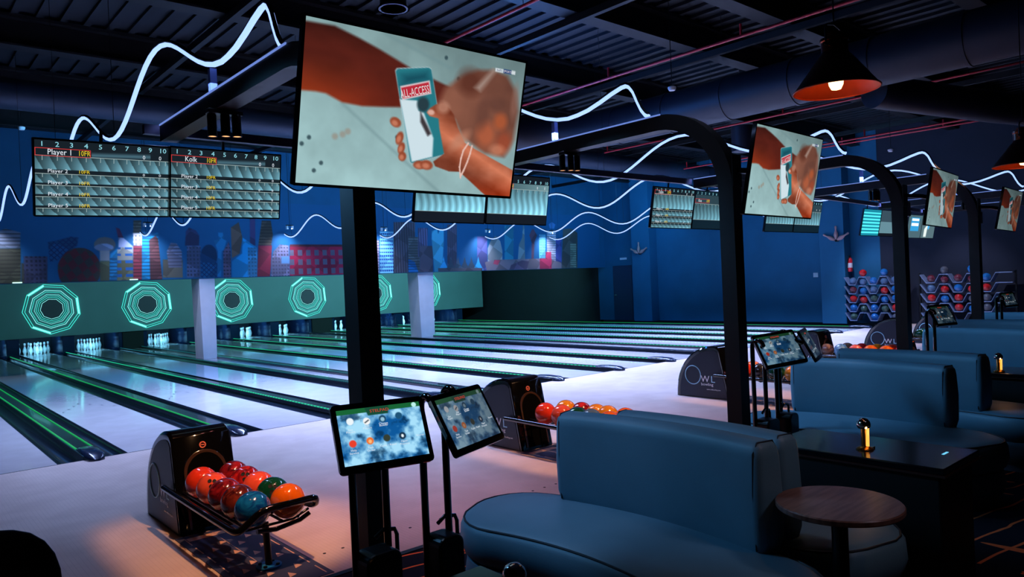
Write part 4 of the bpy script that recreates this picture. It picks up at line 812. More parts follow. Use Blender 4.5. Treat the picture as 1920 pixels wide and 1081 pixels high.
for k, (c, yaw, tilt, roll, W, br, lab) in enumerate(TVS):
    t = thing('television', lab, 'television', c, 0, 'televisions on the steel posts'); Hh = W * .5775
    M = panel((0, 0, 0), yaw, tilt, roll)
    MB().at(M).prism(rrect(W + .022, Hh + .024, .006, 2), -.03, -.001).build('casing', blackgloss, t)
    MB().at(M).prism(rrect(W * .6, Hh * .6, .03, 3), -.065, -.03).build('back_cover', plastic, t)
    MB().at(M).box(-.26, -.20, -.072, .26, .20, -.066).build('mount_plate', black, t)
    s = link('screen', picmesh('screen', np.clip(TVI * br, 0, 255), W, Hh, tvm), t); s.matrix_local = M
    Mt = Matrix.Translation(((.463 - .5) * W, (.5 - .345) * Hh, .0008)) @ Matrix.Rotation(R(17), 4, 'Z')
    textmesh([('ALL-ACCESS', 0, -.0095 * W / 1.1, .036 * W / 1.1, .55, 'CENTER')], 'phone_caption', emis('caption_white', (240, 232, 232), .85), s, Mt, 0)
    textmesh([('SPORTS', (.907 - .5) * W, (.5 - .094) * Hh, .0105 * W / 1.1, .95, 'CENTER')], 'channel_mark', emis('caption_white', (240, 232, 232), .85), s, Matrix.Translation((0, 0, .0008)), 0)
    textmesh([('beIN', (.863 - .5) * W, (.5 - .095) * Hh, .0115 * W / 1.1, 1, 'CENTER')], 'channel_mark', emis('caption_blue', (60, 90, 140), .7), s, Matrix.Translation((0, 0, .0008)), 0)
    # arm to the post
    p = Vector((PX[k], PY[k] - .065, 2.42)) - Vector(c); q = M @ Vector((0, 0, -.075))
    MB().tube([tuple(p), tuple(p + Vector((.02 + .25 * (k > 0), -.06, 0))), tuple(q)], .028, 4).build('mount_arm', black, t)
    MB().box(p.x - .06, p.y - .004, p.z - .12, p.x + .06, p.y + .006, p.z + .12).build('wall_bracket', black, t)
for k in range(1, 4):                                           # small equipment box on the posts
    tag(MB().box(PX[k] + .055, PY[k] - .05, 2.20, PX[k] + .19, PY[k] + .05, 2.36).build('equipment_box', mat('box_grey', (120, 112, 125), .5), bevel=.006), 'small grey equipment box fixed to the %s steel post' % ['', 'second', 'third', 'fourth'][k], 'box', 'small boxes on the posts')

# ================================================================ TOUCH CONSOLES
padm = picmat('tablet_picture', 1.0)
def pad_img(br=1.0, dim=0, nx=150, ny=96):
    U, V = uvgrid(nx, ny); n = fbm(U * 1.5, V, 6, 5, 51)[..., None]; n2 = fbm(U * 1.5 + .3, V + .2, 3, 4, 77)[..., None]
    k = np.clip((n * .6 + n2 * .5 - .43) * 4.0, 0, 1); img = np.array((14, 84, 148)) * (1 - k) + np.array((160, 214, 240)) * k
    d = np.clip((.40 - n) * 8, 0, 1); img = img * (1 - .35 * d)
    s = V < .085; img[s] = (24, 96, 52); paint(img, U, V, [(.33, .0), (.62, .0), (.60, .15), (.36, .15)], (22, 72, 52), .01)
    for x, y, c in ((.14, .22, (225, 235, 240)), (.33, .25, (235, 235, 235)), (.52, .24, (25, 65, 95)), (.72, .22, (30, 80, 115)), (.13, .62, (222, 62, 44)), (.33, .61, (225, 110, 50)), (.53, .60, (50, 60, 50)), (.72, .60, (22, 48, 72)), (.93, .05, (180, 230, 225))):
        blob(img, U, V, x, y, .042 if y > .1 else .03, .065 if y > .1 else .045, c, .2)
    blob(img, U, V, .52, .25, .025, .04, (170, 215, 235), .4, .8); blob(img, U, V, .33, .62, .02, .035, (245, 180, 120), .5); blob(img, U, V, .72, .6, .016, .03, (225, 235, 240), .5)
    paint(img, U, V, [(.30, .27), (.355, .22), (.36, .24), (.31, .285)], (30, 50, 60), .01)
    if dim: img = img * (.66 - .18 * U[..., None]) + np.array((34, 30, 34)) * dim
    return np.clip(img * br, 0, 255)
def console(k, base, tabs, poles, label):
    """poles: x positions relative, tabs: (centre, yaw, tilt, roll, width, image args, label)"""
    t = thing('touch_console', label, 'console', (base[0], base[1], 0), 0, 'touch screen consoles before the approach')
    B = Vector((base[0], base[1], 0))
    for i, (c, yaw, tilt, roll, W, args, lab) in enumerate(tabs):
        M = panel(Vector(c) - B, R(yaw), R(tilt), R(roll)); Hh = W * .63
        tb = MB().at(M).prism(rrect(W + .028, Hh + .045, .018, 4), -.022, -.001).build('tablet', blackgloss, t, bevel=.002, label=lab)
        s = link('tablet_screen', picmesh('tablet_screen', pad_img(*args), W - .012, Hh - .008, padm), tb); s.matrix_local = M @ Matrix.Translation((0, .003, .0002))
        lab_ = [('Get', -.36, .115), ('Players', -.36, .075), ('Edit', -.17, .15), ('Players', -.17, .11), ('Change', .02, .16), ('Bowler', .02, .125), ('Cycle / Reset', .03, -.25), ('Help', -.36, -.26), ('Service', -.36, -.31), ('Task', -.17, -.25), ('Order', -.17, -.30), ('Open', .22, -.22), ('Practice', .22, -.27), ('Scores', .42, -.15)]
        for a, x, y in lab_: textmesh([(a, x * W, y * W * .63 * .95, .0085 * W / .36, 1.1, 'CENTER')], 'screen_word', paper, s, Matrix.Translation((0, 0, .0008)), 0)
        textmesh([('STELPAD', 0, Hh * .385, .0125 * W / .36, 1.2, 'CENTER')], 'title_text', emis('pad_red', (215, 62, 50), .9), tb, M @ Matrix.Translation((0, .003, .0012)), 0)
        # two tubes, hooked over at top into back of tablet
        for x, yb_, dz in poles[i]:
            px, py = x - base[0], yb_ - base[1]; zt = c[2] + dz
            back = M @ Vector(((px - (c[0] - base[0])) * .9, .035, -.02))
            pts = [(px, py, .02), (px, py, zt - .05)] + [(px, py - .045 + .045 * math.cos(R(a)), zt - .05 + .05 * math.sin(R(a))) for a in range(20, 161, 20)] + [(back.x, min(back.y, py - .05), back.z)]
            MB().tube(pts, .0165, 12).build('console_tube', blackgloss, t, smooth=True)
        if len(poles[i]) >= 2:
            xa, xb = poles[i][0][0] - base[0], poles[i][1][0] - base[0]; yy = poles[i][0][1] - base[1]
            MB().at(Matrix.Translation(((xa + xb) / 2, yy - .03, .30))).prism([(a, b_) for a, b_ in rrect(xb - xa + .01, .56, .04, 5)], -.075, .045, 'xz').build('console_cabinet', plastic, t, bevel=.01)
            MB().tube([(xb + .012, yy + .0, .30), (xb + .04, yy, .30), (xb + .045, yy, .34), (xb + .045, yy, .60), (xb + .035, yy, .625), (xb - .02, yy, .635), (xb - .06, yy, .61)], .009, 8).build('side_handle', blackgloss, t, smooth=True)
    MB().box(-.27, -.10, 0, .22, .10, .02).build('foot_plate', black, t, bevel=.004)
    return t
console(0, (1.70, 2.68), [((1.492, 2.512, 1.08), -9.7, 24.5, -.7, .36, (1.05, 0), 'bright tablet with menu icons'), ((1.896, 2.481, 1.082), 19.9, 28.1, -.2, .36, (.9, .7), 'dimmer tablet turned to the right')],
        [[(1.448, 2.70, .085), (1.602, 2.70, .085)], [(1.764, 2.65, .10), (1.885, 2.65, .12)]], 'nearest touch console with two tilted tablets, in front of the big television post')
console(1, (4.98, 2.78), [((4.961, 2.73, 1.087), -21, 29.8, 4.4, .36, (.98, .2), None), ((5.35, 2.69, 1.09), 20, 28, 0, .34, (.6, .4), None)],
        [[(4.80, 2.86, .07), (4.96, 2.86, .05)], [(5.12, 2.86, .10), (5.24, 2.90, .10)]], 'second touch console with two tablets, right of the second steel post')
console(2, (8.70, 2.95), [((8.66, 2.87, 1.106), -12.9, 26.7, -.4, .324, (.5, .4), None)], [[(8.50, 2.98, .06), (8.72, 2.98, .06)]], 'third touch console with a dark blue tablet, left of the far sofa')
console(3, (11.65, 3.10), [((11.61, 3.02, 1.135), -15.6, 20.4, .3, .27, (.45, .4), None)], [[(11.40, 3.12, .05), (11.62, 3.12, .05)]], 'rightmost touch console with a small dim blue tablet')

# ================================================================ SEATING
vinyl = mat('blue_grey_vinyl', (88, 128, 146), .5, 0, .10, 3, bump=.15, bscale=220)
piping = mat('dark_piping', (14, 22, 34), .5)
def sector(cx, cy, r0, r1, a0, a1, rc, n=7, ins=0):
    """outline of a ring sector with rounded corners; angles about +X, rounded by rc"""
    r0 += ins; r1 -= ins; rm = (r0 + r1) / 2; pts = []
    def pt(r, s): a = s / rm; return (cx + r * math.cos(a), cy + r * math.sin(a))
    s0, s1 = a0 * rm + ins, a1 * rm - ins; rc = min(max(rc - ins, .01), (r1 - r0) / 2 - .001)
    N = 14
    for i in range(N + 1): pts.append(pt(r1, s0 + rc + (s1 - s0 - 2 * rc) * i / N))
    for i in range(1, n): a = R(90 * i / n); pts.append(pt(r1 - rc + rc * math.cos(a), s1 - rc + rc * math.sin(a)))
    for i in range(N + 1): pts.append(pt(r0, s1 - rc - (s1 - s0 - 2 * rc) * i / N))
    for i in range(1, n): a = R(180 + 90 * i / n); 
    return pts
def sector_outline(cx, cy, r0, r1, a0, a1, rc, ins=0, n=6):
    r0 += ins; r1 -= ins; rm = (r0 + r1) / 2; s0, s1 = a0 * rm + ins, a1 * rm - ins; rc = min(max(rc - ins * .6, .008), (r1 - r0) / 2 - .001)
    P = []
    def pt(r, s): a = s / rm; return (cx + r * math.cos(a), cy + r * math.sin(a))
    N = 16
    for i in range(N + 1): P.append(pt(r1, s0 + rc + (s1 - s0 - 2 * rc) * i / N))
    for i in range(1, n + 1): a = R(90 * i / n); P.append(pt(r1 - rc + rc * math.cos(a), s1 - rc + rc * math.sin(a)))
    for i in range(1, n): a = R(90 + 90 * i / n); P.append(pt(r0 + rc + rc * math.cos(a), s1 - rc + rc * math.sin(a)))
    for i in range(N + 1): P.append(pt(r0, s1 - rc - (s1 - s0 - 2 * rc) * i / N))
    for i in range(1, n + 1): a = R(180 + 90 * i / n); P.append(pt(r0 + rc + rc * math.cos(a), s0 + rc + rc * math.sin(a)))
    for i in range(1, n): a = R(270 + 90 * i / n); P.append(pt(r1 - rc + rc * math.cos(a), s0 + rc + rc * math.sin(a)))
    return P
def loft(args, layers):
    return [[(x, y, z) for x, y in sector_outline(*args, ins=i)] for i, z in layers]
def sofa(cx, cy, seat, back, label, ztop=.925):
    """seat/back: (r0, r1, a0, a1, corner)"""
    rm = (seat[0] + seat[1]) / 2
    t = thing('curved_sofa', label, 'sofa', (cx + rm, cy, 0), 0, 'blue grey curved sofas'); c = (-rm, 0)
    MB().rings(loft((c[0], c[1]) + seat, [(.03, 0), (.03, .05), (.0, .09), (-.012, .15), (.0, .235)])).build('plinth', vinyl, t, smooth=True)
    MB().rings(loft((c[0], c[1]) + seat, [(.02, .235), (-.012, .265), (-.03, .33), (-.025, .40), (-.008, .43), (.03, .447), (.12, .455)])).build('seat', vinyl, t, smooth=True)
    MB().tube([(x, y, .432) for x, y in sector_outline(c[0], c[1], *seat, ins=-.008)], .0055, 6, closed=True).build('piping', piping, t, smooth=True)
    MB().rings(loft((c[0], c[1]) + back, [(.012, .44), (-.004, .50), (-.008, .68), (0, ztop - .07), (.006, ztop - .03), (.022, ztop - .008), (.045, ztop)])).build('backrest', vinyl, t, smooth=True)
    for ins_s in (0, 1):
        a = back[3] if ins_s else back[2]; s_ = -1 if ins_s else 1
        pts = [(c[0] + r * math.cos(a + s_ * .012), r * math.sin(a + s_ * .012), z) for r, z in ((back[0] + .004, .46), (back[0] - .004, .7), (back[0] + .004, ztop - .05), (back[0] + .03, ztop - .004), (back[1] - .03, ztop - .004), (back[1] - .004, ztop - .05), (back[1] + .004, .7), (back[1] - .004, .46))]
        MB().tube(pts, .004, 5).build('piping', piping, t, smooth=True)
    return t
sofa(.46, 2.28, (1.87, 2.52, -.43, .43, .29), (2.405, 2.555, -.262, .255, .04), 'nearest blue grey curved sofa, with the big backrest in the foreground')
sofa(.46, 2.28, (2.60, 3.27, -.31, .20, .28), (2.60, 2.74, -.238, .155, .04), 'curved sofa facing away behind the nearest sofa, only its backrest top and round end visible', .92)
sofa(3.55, 2.53, (1.80, 2.52, -.44, .40, .29), (2.39, 2.54, -.25, .26, .04), 'blue curved sofa behind the glossy black table, right of the second touch console', .905)
sofa(4.20, 2.60, (2.58, 3.20, -.40, .25, .28), (2.58, 2.74, -.25, .215, .04), 'dark blue curved sofa back just behind the second sofa', .905)
sofa(7.05, 2.75, (1.93, 2.52, -.42, .40, .29), (2.40, 2.55, -.26, .25, .04), 'far blue curved sofa right of the third touch console', .90)
sofa(8.35, 2.9, (2.6, 2.92, -.42, .30, .28), (2.6, 2.75, -.3, .25, .04), 'dark blue sofa back half hidden behind the far sofa', .90)
sofa(10.15, 2.95, (1.8, 2.52, -.42, .40, .29), (2.40, 2.55, -.26, .28, .04), 'farthest blue curved sofa, right of the rightmost touch console', .90)

# ---------------------------------------------------------------- tables and lamps
tabm = mat('black_lacquer', (10, 12, 20), .16, 0, .2, spec=.35); edgem = mat('table_edge', (60, 34, 30), .3)
def table(x0, y0, x1, y1, label, z=.66):
    t = thing('lounge_table', label, 'table', ((x0 + x1) / 2, (y0 + y1) / 2, 0), 0, 'glossy black lounge tables'); a, b_ = (x1 - x0) / 2, (y1 - y0) / 2
    MB().box(-a, -b_, z - .035, a, b_, z).build('table_top', tabm, t, bevel=.006)
    MB().box(-a - .004, -b_ - .004, z - .045, a + .004, b_ + .004, z - .034).build('edge_band', edgem, t)
    MB().box(-a + .03, -b_ + .03, 0, a - .03, b_ - .03, z - .045).build('table_body', mat('table_body_black', (9, 9, 11), .5), t, bevel=.01)
    MB().box(a - .22, -b_ + .10, z, a - .15, -b_ + .112, z + .0015).build('call_button', emis('button_blue', (110, 200, 240), 1.2), t)
    return t
table(1.04, .75, 1.58, 2.04, 'glossy black table corner at the bottom edge, in front of the nearest sofa')
table(3.86, 1.30, 4.38, 2.25, 'glossy black table with a lit table lamp, between the first two sofas')
table(7.55, 1.55, 8.07, 2.55, 'black table with a lit lamp near the right edge, behind the second sofa pair', .655)
def table_lamp(x, y, z, label):
    t = thing('table_lamp', label, 'lamp', (x, y, z), 0, 'small hooded table lamps')
    MB().lathe([(0, 0), (.045, 0), (.045, .006), (.034, .014), (.022, .018)], n=24).build('lamp_base', brass, t, smooth=True)
    MB().box(.030, -.030, 0, .062, -.008, .010).build('lamp_clip', brass, t, bevel=.002)
    MB().lathe([(.022, .012), (.020, .04), (.020, .135)], (.006, 0, 0), 20).build('lamp_column', brass, t, smooth=True)
    MB().tube([(-.012, -.021, .022), (-.012, -.023, .125)], .0085, 8).build('glowing_core', emis('amber_glow', (255, 170, 70), 1.6), t, smooth=True)
    MB().at(Matrix.Translation((-.006, 0, .135)) @ Matrix.Rotation(R(-10), 4, 'Y')).lathe([(.018, -.015), (.033, -.012), (.036, 0), (.034, .016), (.024, .031), (.010, .038), (0, .039)], n=24).build('lamp_hood', chrome, t, smooth=True)
    light('POINT', 'table_lamp_light', (x - .04, y - .06, z + .09), .35, (1, .5, .2), size=.02)
    return t
table_lamp(1.385, 1.62, .66, 'chrome hood of a small table lamp at the bottom edge')
table_lamp(4.04, 1.752, .66, 'small hooded lamp glowing amber on the glossy black table')
table_lamp(7.64, 2.09, .655, 'small hooded lamp glowing amber near the right edge')
t = thing('round_table', 'small round wooden pedestal table between the sofas at lower right', 'table', (2.93, 1.385, 0))
woodt = mat('table_walnut', (128, 96, 84), .32, 0, .1, 3, rgb2=(96, 66, 58)); n_ = [q for q in woodt.node_tree.nodes if q.bl_idname == 'ShaderNodeTexNoise'][0]
mp = woodt.node_tree.nodes.new('ShaderNodeMapping'); mp.inputs['Scale'].default_value = (1.5, 14, 1); mp.inputs['Rotation'].default_value = (0, 0, R(35)); tcn = [q for q in woodt.node_tree.nodes if q.bl_idname == 'ShaderNodeTexCoord'][0]
woodt.node_tree.links.new(tcn.outputs['Object'], mp.inputs[0]); woodt.node_tree.links.new(mp.outputs[0], n_.inputs['Vector'])
MB().lathe([(0, .675), (.24, .675), (.244, .68), (.244, .695), (.24, .70), (0, .70)], n=64).build('table_top', woodt, t, smooth=True)
MB().lathe([(.032, .02), (.032, .675), (0, .675)], n=20).build('column', black, t, smooth=True)
MB().lathe([(.10, 0), (.10, .008), (.05, .02), (.032, .024)], n=32).build('foot_disc', black, t, smooth=True)
# dark chair at bottom left
t = thing('dark_chair', 'rounded back of a dark chair at the bottom left corner', 'chair', (.22, 2.62, 0)); chm = mat('dark_upholstery', (44, 56, 84), .7, 0, .1, 4, bump=.1)
rings = []
for z, w_, d in ((.42, .19, .05), (.55, .2, .05), (.72, .205, .045), (.80, .20, .042), (.85, .188, .038), (.89, .165, .034), (.92, .13, .028), (.935, .09, .02), (.942, .04, .012)):
    rings.append([(w_ * math.copysign(abs(math.cos(a)) ** .8, math.cos(a)), .2 - .08 * math.cos(a) ** 2 * (w_ / .2) ** 2 + d * math.copysign(abs(math.sin(a)) ** .8, math.sin(a)), z) for a in [2 * math.pi * (q + .5) / 40 for q in range(40)]])
MB().rings(rings).build('backrest', chm, t, smooth=True)
MB().at(Matrix.Translation((0, 0, .42))).prism(rrect(.42, .42, .1, 6), -.06, .02).build('seat', chm, t, bevel=.02, smooth=True)
for sx in (-1, 1):
    for sy in (-1, 1): MB().tube([(sx * .14, sy * .14, .37), (sx * .19, sy * .19, 0)], .013, 8).build('leg', black, t, smooth=True)

# ================================================================ PENDANT LAMPS
def pendant(c, rr, label, tx=0, ty=0):
    t = thing('pendant_lamp', label, 'lamp', c, 0, 'copper cone pendant lamps'); M = Matrix.Rotation(tx, 4, 'X') @ Matrix.Rotation(ty, 4, 'Y')
    cop = mat('copper_outside', (70, 40, 32), .4, .7, .2, 8); inn = mat('copper_inside', (225, 84, 44), .4, .2, .1, 8)
    MB().at(M).lathe([(rr, 0), (rr * .93, .022), (rr * .40, .185), (rr * .33, .20), (rr * .31, .215)], n=48, cap=(0, 1)).build('shade', cop, t, smooth=True)
    MB().at(M).lathe([(rr * .985, .002), (rr * .915, .020), (rr * .39, .178), (rr * .3, .19), (0, .19)], n=48, cap=(0, 1)).build('shade_lining', inn, t, smooth=True)
    MB().at(M).tube([(rr * math.cos(R(a)), rr * math.sin(R(a)), 0) for a in range(0, 360, 8)], .0045, 8, closed=True).build('rim', inn, t, smooth=True)
    MB().at(M).lathe([(rr * .31, .20), (rr * .31, .27), (rr * .335, .275), (rr * .335, .29), (rr * .22, .30), (rr * .20, .32), (0, .325)], n=32).build('neck_cap', mat('copper_neck', (150, 72, 44), .25, .9), t, smooth=True)
    MB().at(M).tube([(-rr * .46, 0, .235), (-rr * .45, 0, .33), (-rr * .38, 0, .355), (0, 0, .372), (rr * .38, 0, .355), (rr * .45, 0, .33), (rr * .46, 0, .235)], .0055, 8).build('yoke', black, t, smooth=True)
    for s in (-1, 1): MB().at(M).tube([(s * rr * .28, 0, .245), (s * rr * .55, 0, .245)], .006, 8).build('yoke_screw', chrome, t, smooth=True)
    MB().at(M).lathe([(0, -.002), (.026, .005), (.038, .03), (.041, .055), (.032, .085), (.022, .11), (.022, .15)], n=24).build('bulb', emis('bulb_warm', (255, 200, 130), 5), t, smooth=True)
    MB().tube([(0, 0, .37), (0, 0, 5.4 - c[2])], .004, 6).build('cord', black, t)
    light('POINT', 'pendant_light', tuple(Vector(c) + Vector((0, 0, .03))), 3.2, (1, .36, .12), size=.035)
pendant((4.14, 1.875, 2.66), .228, 'copper cone pendant lamp with glowing bulb, upper right')
pendant((7.39, 1.78, 2.46), .228, 'copper pendant lamp cut off by the right edge')

# ================================================================ CEILING
deck = mat('ceiling_deck', (16, 24, 34), .7, 0, .2, 2)
cz = 5.8
dk = MB()
ys = np.arange(-5, 31, .9)
struct(MB().box(-4, -5, cz, XR, 31, cz + .1).build('ceiling', deck), 'dark metal deck ceiling')
rb = MB()
for x in np.arange(-3.8, XR, .30): rb.box(x, -5, cz - .05, x + .09, 19.7, cz)
struct(rb.build('ceiling_ribs', deck), 'ribs of the dark deck ceiling')
steel = mat('dark_steel', (17, 18, 22), .6, .2, .2)
for i, y in enumerate((1.2, 3.4, 5.45, 6.95, 9.6, 12.4, 15.2, 18.0)):
    b_ = MB(); b_.box(-4, y - .13, 5.30, XR, y + .13, 5.33); b_.box(-4, y - .13, 5.70, XR, y + .13, 5.75); b_.box(-4, y - .012, 5.33, XR, y + .012, 5.70)
    struct(b_.build('ceiling_beam', steel))
for i, x in enumerate((-1.5, 1.2, 3.6, 7.4, 10.4, 12.9, 16.5, 19.5)):
    struct(MB().box(x - .04, -5, 5.18, x + .04, 19.7, 5.28).build('ceiling_purlin', steel))
redp = mat('red_pipe', (185, 34, 48), .4, .1, .1)
for i, (x, y0, y1, z) in enumerate(((5.88, 5.2, 12.0, 4.9), (9.1, 2.2, 10.6, 4.9), (14.3, 2.0, 12.5, 4.9), (19.2, 3.0, 12.5, 4.9), (11.9, 7.5, 13.0, 4.75), (17.0, 1.5, 12, 4.6))):
    t = thing('sprinkler_pipe', 'thin red sprinkler pipe under the ceiling running toward the lanes, %s from the left' % ['first', 'second', 'fourth', 'sixth', 'third', 'fifth'][i], 'pipe', (x, y0, z), 0, 'red sprinkler pipes')
    MB().tube([(0, 0, 0), (0, y1 - y0, 0)], .021, 10).build('pipe', redp, t, smooth=True)
    for y in np.arange(.8, y1 - y0, 2.4): MB().tube([(0, y, 0), (0, y, .16), (0, y, .17)], .018, 8).build('pipe_nipple', redp, t); MB().tube([(.0, y + .3, 0), (.0, y + .3, 5.3 - z)], .004, 5).build('pipe_hanger', black, t)
ductm = mat('duct_grey', (34, 36, 50), .5, .2, .15, 2)
t = thing('air_duct', 'large round grey air duct hanging under the ceiling at upper right', 'duct', (11.05, 1.0, 4.62))
MB().tube([(0, 0, 0), (0, 6.2, 0), (0, 8.2, .0), (-.25, 9.2, .0), (-.9, 9.9, 0), (-1.9, 10.2, 0), (-4, 10.3, 0)], .36, 28).build('duct_pipe', ductm, t, smooth=True)
for y in np.arange(1, 9, 1.2): MB().tube([(0, y, 0), (0, y + .05, 0)], .372, 28).build('duct_band', ductm, t, smooth=True)
MB().lathe([(.20, -.75), (.20, -.3)], (1.0, 6.2, 0), 24).build('duct_drop', ductm, t, smooth=True)
t = thing('air_duct', 'round grey branch duct beyond the pendant lamp', 'duct', (14.4, 3.2, 4.25))
MB().tube([(-2.5, 1.6, .15), (0, 0.6, 0), (3, -.6, -.1), (6, -1.8, -.1)], .26, 24).build('duct_pipe', ductm, t, smooth=True)
t = thing('air_duct', 'long faint duct above the score screens', 'duct', (-3, 13.5, 4.9)); MB().tube([(0, 0, 0), (24, 0, 0)], .24, 24).build('duct_pipe', mat('duct_blue', (40, 56, 76), .5, .3), t, smooth=True)
for i, (c, r_, lab) in enumerate((((4.66, 7.2, 4.88), .19, 'round ceiling air diffuser above the big television'), ((12.6, 7.33, 4.80), .24, 'round ceiling air diffuser left of the pendant lamp'))):
    t = thing('air_diffuser', lab, 'air diffuser', c, 0, 'round ceiling air diffusers')
    for q in range(4): MB().lathe([(r_ * (1 - q * .22), 0), (r_ * (1 - q * .22) - .02, 0), (r_ * (1 - q * .22) - .05, .04), (r_ * (1 - q * .22) - .03, .04)], n=32).build('diffuser_ring', mat('diffuser_grey', (110, 116, 140), .5), t, smooth=True)
    MB().lathe([(r_ * .8, .04), (r_ * .8, .9), (0, .9)], n=24).build('duct_collar', steel, t, smooth=True)
for i, (c, lab) in enumerate((((2.17, 16.0, 4.9), 'small white smoke detector hanging at upper left'), ((8.9, 6.43, 4.4), 'small white detector hanging near the second steel frame'), ((16.6, 6.4, 4.16), 'small white detector hanging above the third television'))):
    t = thing('smoke_detector', lab, 'smoke detector', c, 0, 'white detectors hung from the ceiling'); MB().lathe([(0, -.045), (.045, -.04), (.06, -.01), (.06, .012), (.02, .03), (.0, .03)], n=20).build('sensor', white, t, smooth=True); MB().tube([(0, 0, .03), (0, 0, 5.8 - c[2])], .006, 6).build('hanging_rod', black, t)

# ================================================================ RIGHT WALL THINGS
orn = mat('ornament_pin', (185, 140, 140), .4)
opm = MB().lathe(pinprof, n=14).mesh('ornament_pin', orn, True)
for i, (y, z) in enumerate(((17.55, 2.55), (10.05, 2.50))):
    t = thing('pin_ornament', 'three pale bowling pins fanned out on the %s blue wall pier' % ('farther' if i == 0 else 'nearer'), 'wall ornament', (XR - .46, y, z), 0, 'fans of three pins on the wall piers')
    MB().box(.0, -.06, -.03, .01, .06, .03).build('mount_plate', black, t)
    for a in (-62, 0, 62):
        o = link('ornament_pin', opm, t); o.matrix_local = Matrix.Translation((-.06, 0, 0)) @ Matrix.Rotation(R(a), 4, 'X') @ Matrix.Translation((0, 0, .04)) @ Matrix.Scale(1.05, 4)
t = thing('fire_extinguisher', 'red fire extinguisher on the dark wall between pier and ball rack', 'fire extinguisher', (XR - .08, 9.42, 1.62)); er = mat('extinguisher_red', (200, 30, 45), .3)
t.location = (XR - .30, 9.76, 1.55)
MB().lathe([(.0, 0), (.06, 0), (.07, .02), (.07, .34), (.05, .40), (.02, .42), (.02, .45)], n=20).build('cylinder', er, t, smooth=True); MB().box(-.05, -.02, .44, .03, .02, .48).build('handle', black, t)
MB().tube([(-.03, 0, .45), (-.10, .02, .36), (-.09, .05, .1)], .010, 8).build('hose', black, t, smooth=True); MB().lathe([(.0712, .12), (.0712, .26)], n=20).build('label_band', white, t, smooth=True)
tag(MB().box(XR - .014, 10.9, 1.42, XR - .001, 11.05, 1.56).build('wall_switch', mat('switch_white', (215, 225, 235), .4), bevel=.003), 'small white wall switch left of the nearer wall pier', 'switch')
t = thing('wall_sign', 'small white sign above the door in the side wall', 'sign', (XR - .006, 18.75, 2.42)); MB().box(-.006, -.17, -.04, .005, .17, .04).build('sign_board', mat('sign_white', (200, 215, 230), .5), t)
t = thing('mop', 'red mop with white handle top leaning on the side wall beside the nearer pier', 'mop', (XR - .25, 10.62, .02)); MB().tube([(0, 0, .1), (.2, 0, 1.3)], .011, 8).build('handle', er, t, smooth=True)
MB().lathe([(0, 0), (.07, 0), (.05, .1), (.015, .16), (0, .16)], n=14).build('mop_head', er, t, smooth=True); MB().lathe([(.016, .14), (.016, .3)], (.03, 0, 0), n=10).build('white_collar', white, t)

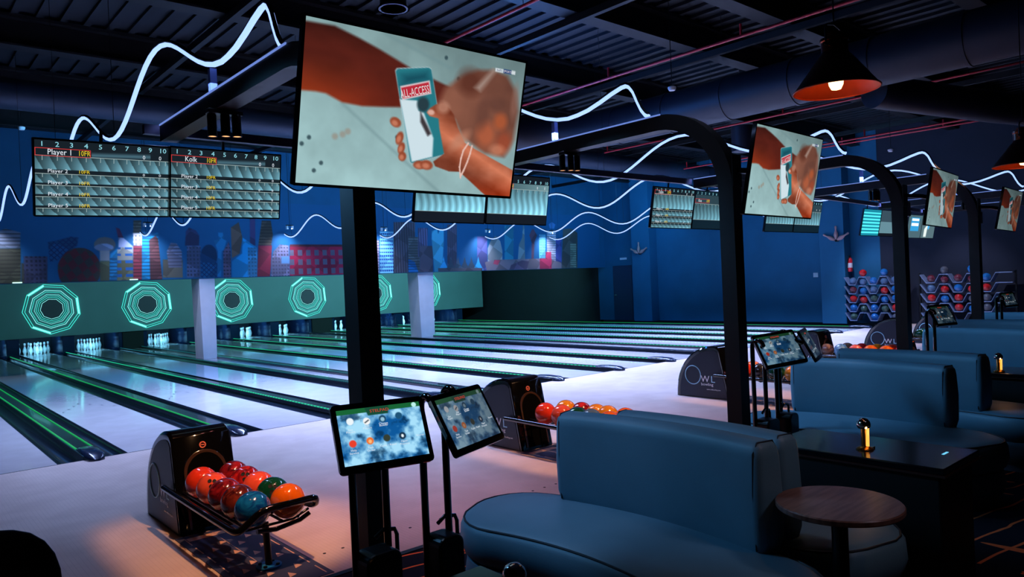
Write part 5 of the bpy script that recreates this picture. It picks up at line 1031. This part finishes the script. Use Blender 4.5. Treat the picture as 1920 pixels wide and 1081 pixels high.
# ball storage racks
shm = mat('rack_shelf_grey', (130, 150, 190), .45, .1, .1)
def ball_rack(y0, cols, rows, pitch, label, which, grid, top):
    t = thing('ball_storage_rack', label, 'ball rack', (XR - .42, y0, 0), 0, 'ball storage racks on the far wall')
    rp = .262; z0 = .12
    for r_ in range(rows):
        zc = z0 + rp * r_; pts = [(.3 * pitch, zc + .225)]
        for c in range(cols):
            yc = -(c + .5) * pitch; low = c % 2 == 0
            zz = zc if low else zc + .225
            pts += [(yc + pitch * .32, zz), (yc - pitch * .32, zz)]
        pts += [(-(cols + .3) * pitch, zc + .225)]
        th = .022; ring = [(y, z) for y, z in pts] + [(y, z - th) for y, z in pts[::-1]]
        MB().add([(-.16, y, z) for y, z in pts] + [(.16, y, z) for y, z in pts] + [(-.16, y, z - th) for y, z in pts] + [(.16, y, z - th) for y, z in pts],
                 sum([[(i, i + 1, len(pts) + i + 1, len(pts) + i), (2 * len(pts) + i, 3 * len(pts) + i, 3 * len(pts) + i + 1, 2 * len(pts) + i + 1), (i, 2 * len(pts) + i, 2 * len(pts) + i + 1, i + 1), (len(pts) + i, len(pts) + i + 1, 3 * len(pts) + i + 1, 3 * len(pts) + i)] for i in range(len(pts) - 1)], [])).build('shelf', shm, t)
    for c in (.2, -cols * pitch - .1): MB().box(.1, c - .02, 0, .16, c + .02, z0 + rp * rows).build('upright', black, t)
    for r_, row in enumerate(grid):                             # top row first
        rr = rows - 1 - r_
        for c, nm in enumerate(row):
            if not nm: continue
            low = c % 2 == 0; zc = z0 + rp * rr
            if not low: zc -= .262 - .225
            if not low and rr == 0: continue
            place_ball(nm, (XR - .50, y0 - (c + .5) * pitch, zc + BR + .001), '%s ball in the %s row, %s column of the %s ball storage rack' % (nm, ordn[r_], ordn[c], which), 'balls in the %s storage rack' % which)
    for c, nm in top:
        place_ball(nm, (XR - .50, y0 - (c + .5) * pitch, z0 + rp * (rows - 1) + (.225 if c % 2 else 0) + BR + .001), '%s ball on top of the %s ball storage rack' % (nm, which), 'balls in the %s storage rack' % which)
ball_rack(9.75, 5, 5, .295, 'zigzag shelf rack full of bowling balls, left of the third steel post', 'left', [['grey blue', 'grey blue', 'blue', 'grey blue', 'grey blue'], ['maroon', 'blue', 'grey blue', 'red', 'blue'], ['red', 'red', 'grey green', 'blue', 'blue'], ['blue', 'grey green', 'blue', 'grey green', 'red'], ['grey green', '', 'blue', '', 'grey']], [(1, 'red'), (3, 'blue')])
ball_rack(7.65, 6, 5, .33, 'zigzag shelf rack of bowling balls, right of the third steel post', 'right', [['maroon', 'maroon', 'maroon', 'maroon', 'blue', ''], ['grey blue', 'red', 'blue', 'red', 'red', ''], ['red', 'blue', 'red', 'grey', 'grey', ''], ['grey', 'blue', 'red', 'blue', 'grey', ''], ['', '', '', '', '', '']], [(1, 'grey'), (3, 'blue')])
for y in (9.0, 6.8): light('SPOT', 'rack_spot', (XR - 2.6, y, 4.5), 420, (.75, .75, 1.0), (XR - .5, y - .1, .8), .05, spot=48, blend=.8)

# warm track spots over each ball return, pink wash over approach
for k, x in enumerate(PX):
    light('SPOT', 'track_spot', (RX[k] + .30, 3.3, 3.8), 560, (1.0, .50, .25), (RX[k] + .02, 4.85, .35), .035, spot=30, blend=.6)
for x, y, c, e in ((3.3, 4.7, (1, .26, .28), 190), (.7, 4.2, (1, .38, .2), 26), (6.5, 4.9, (1, .34, .36), 170), (2.6, 4.0, (1, .30, .30), 110)):
    light('SPOT', 'approach_wash', (x, y - .4, 4.6), e, c, (x, y + .3, 0), .2, spot=44, blend=1)
light('SPOT', 'warm_seating_spot', (3.2, .6, 4.4), 26, (1, .45, .25), (3.3, 1.2, .5), .1, spot=50, blend=1)
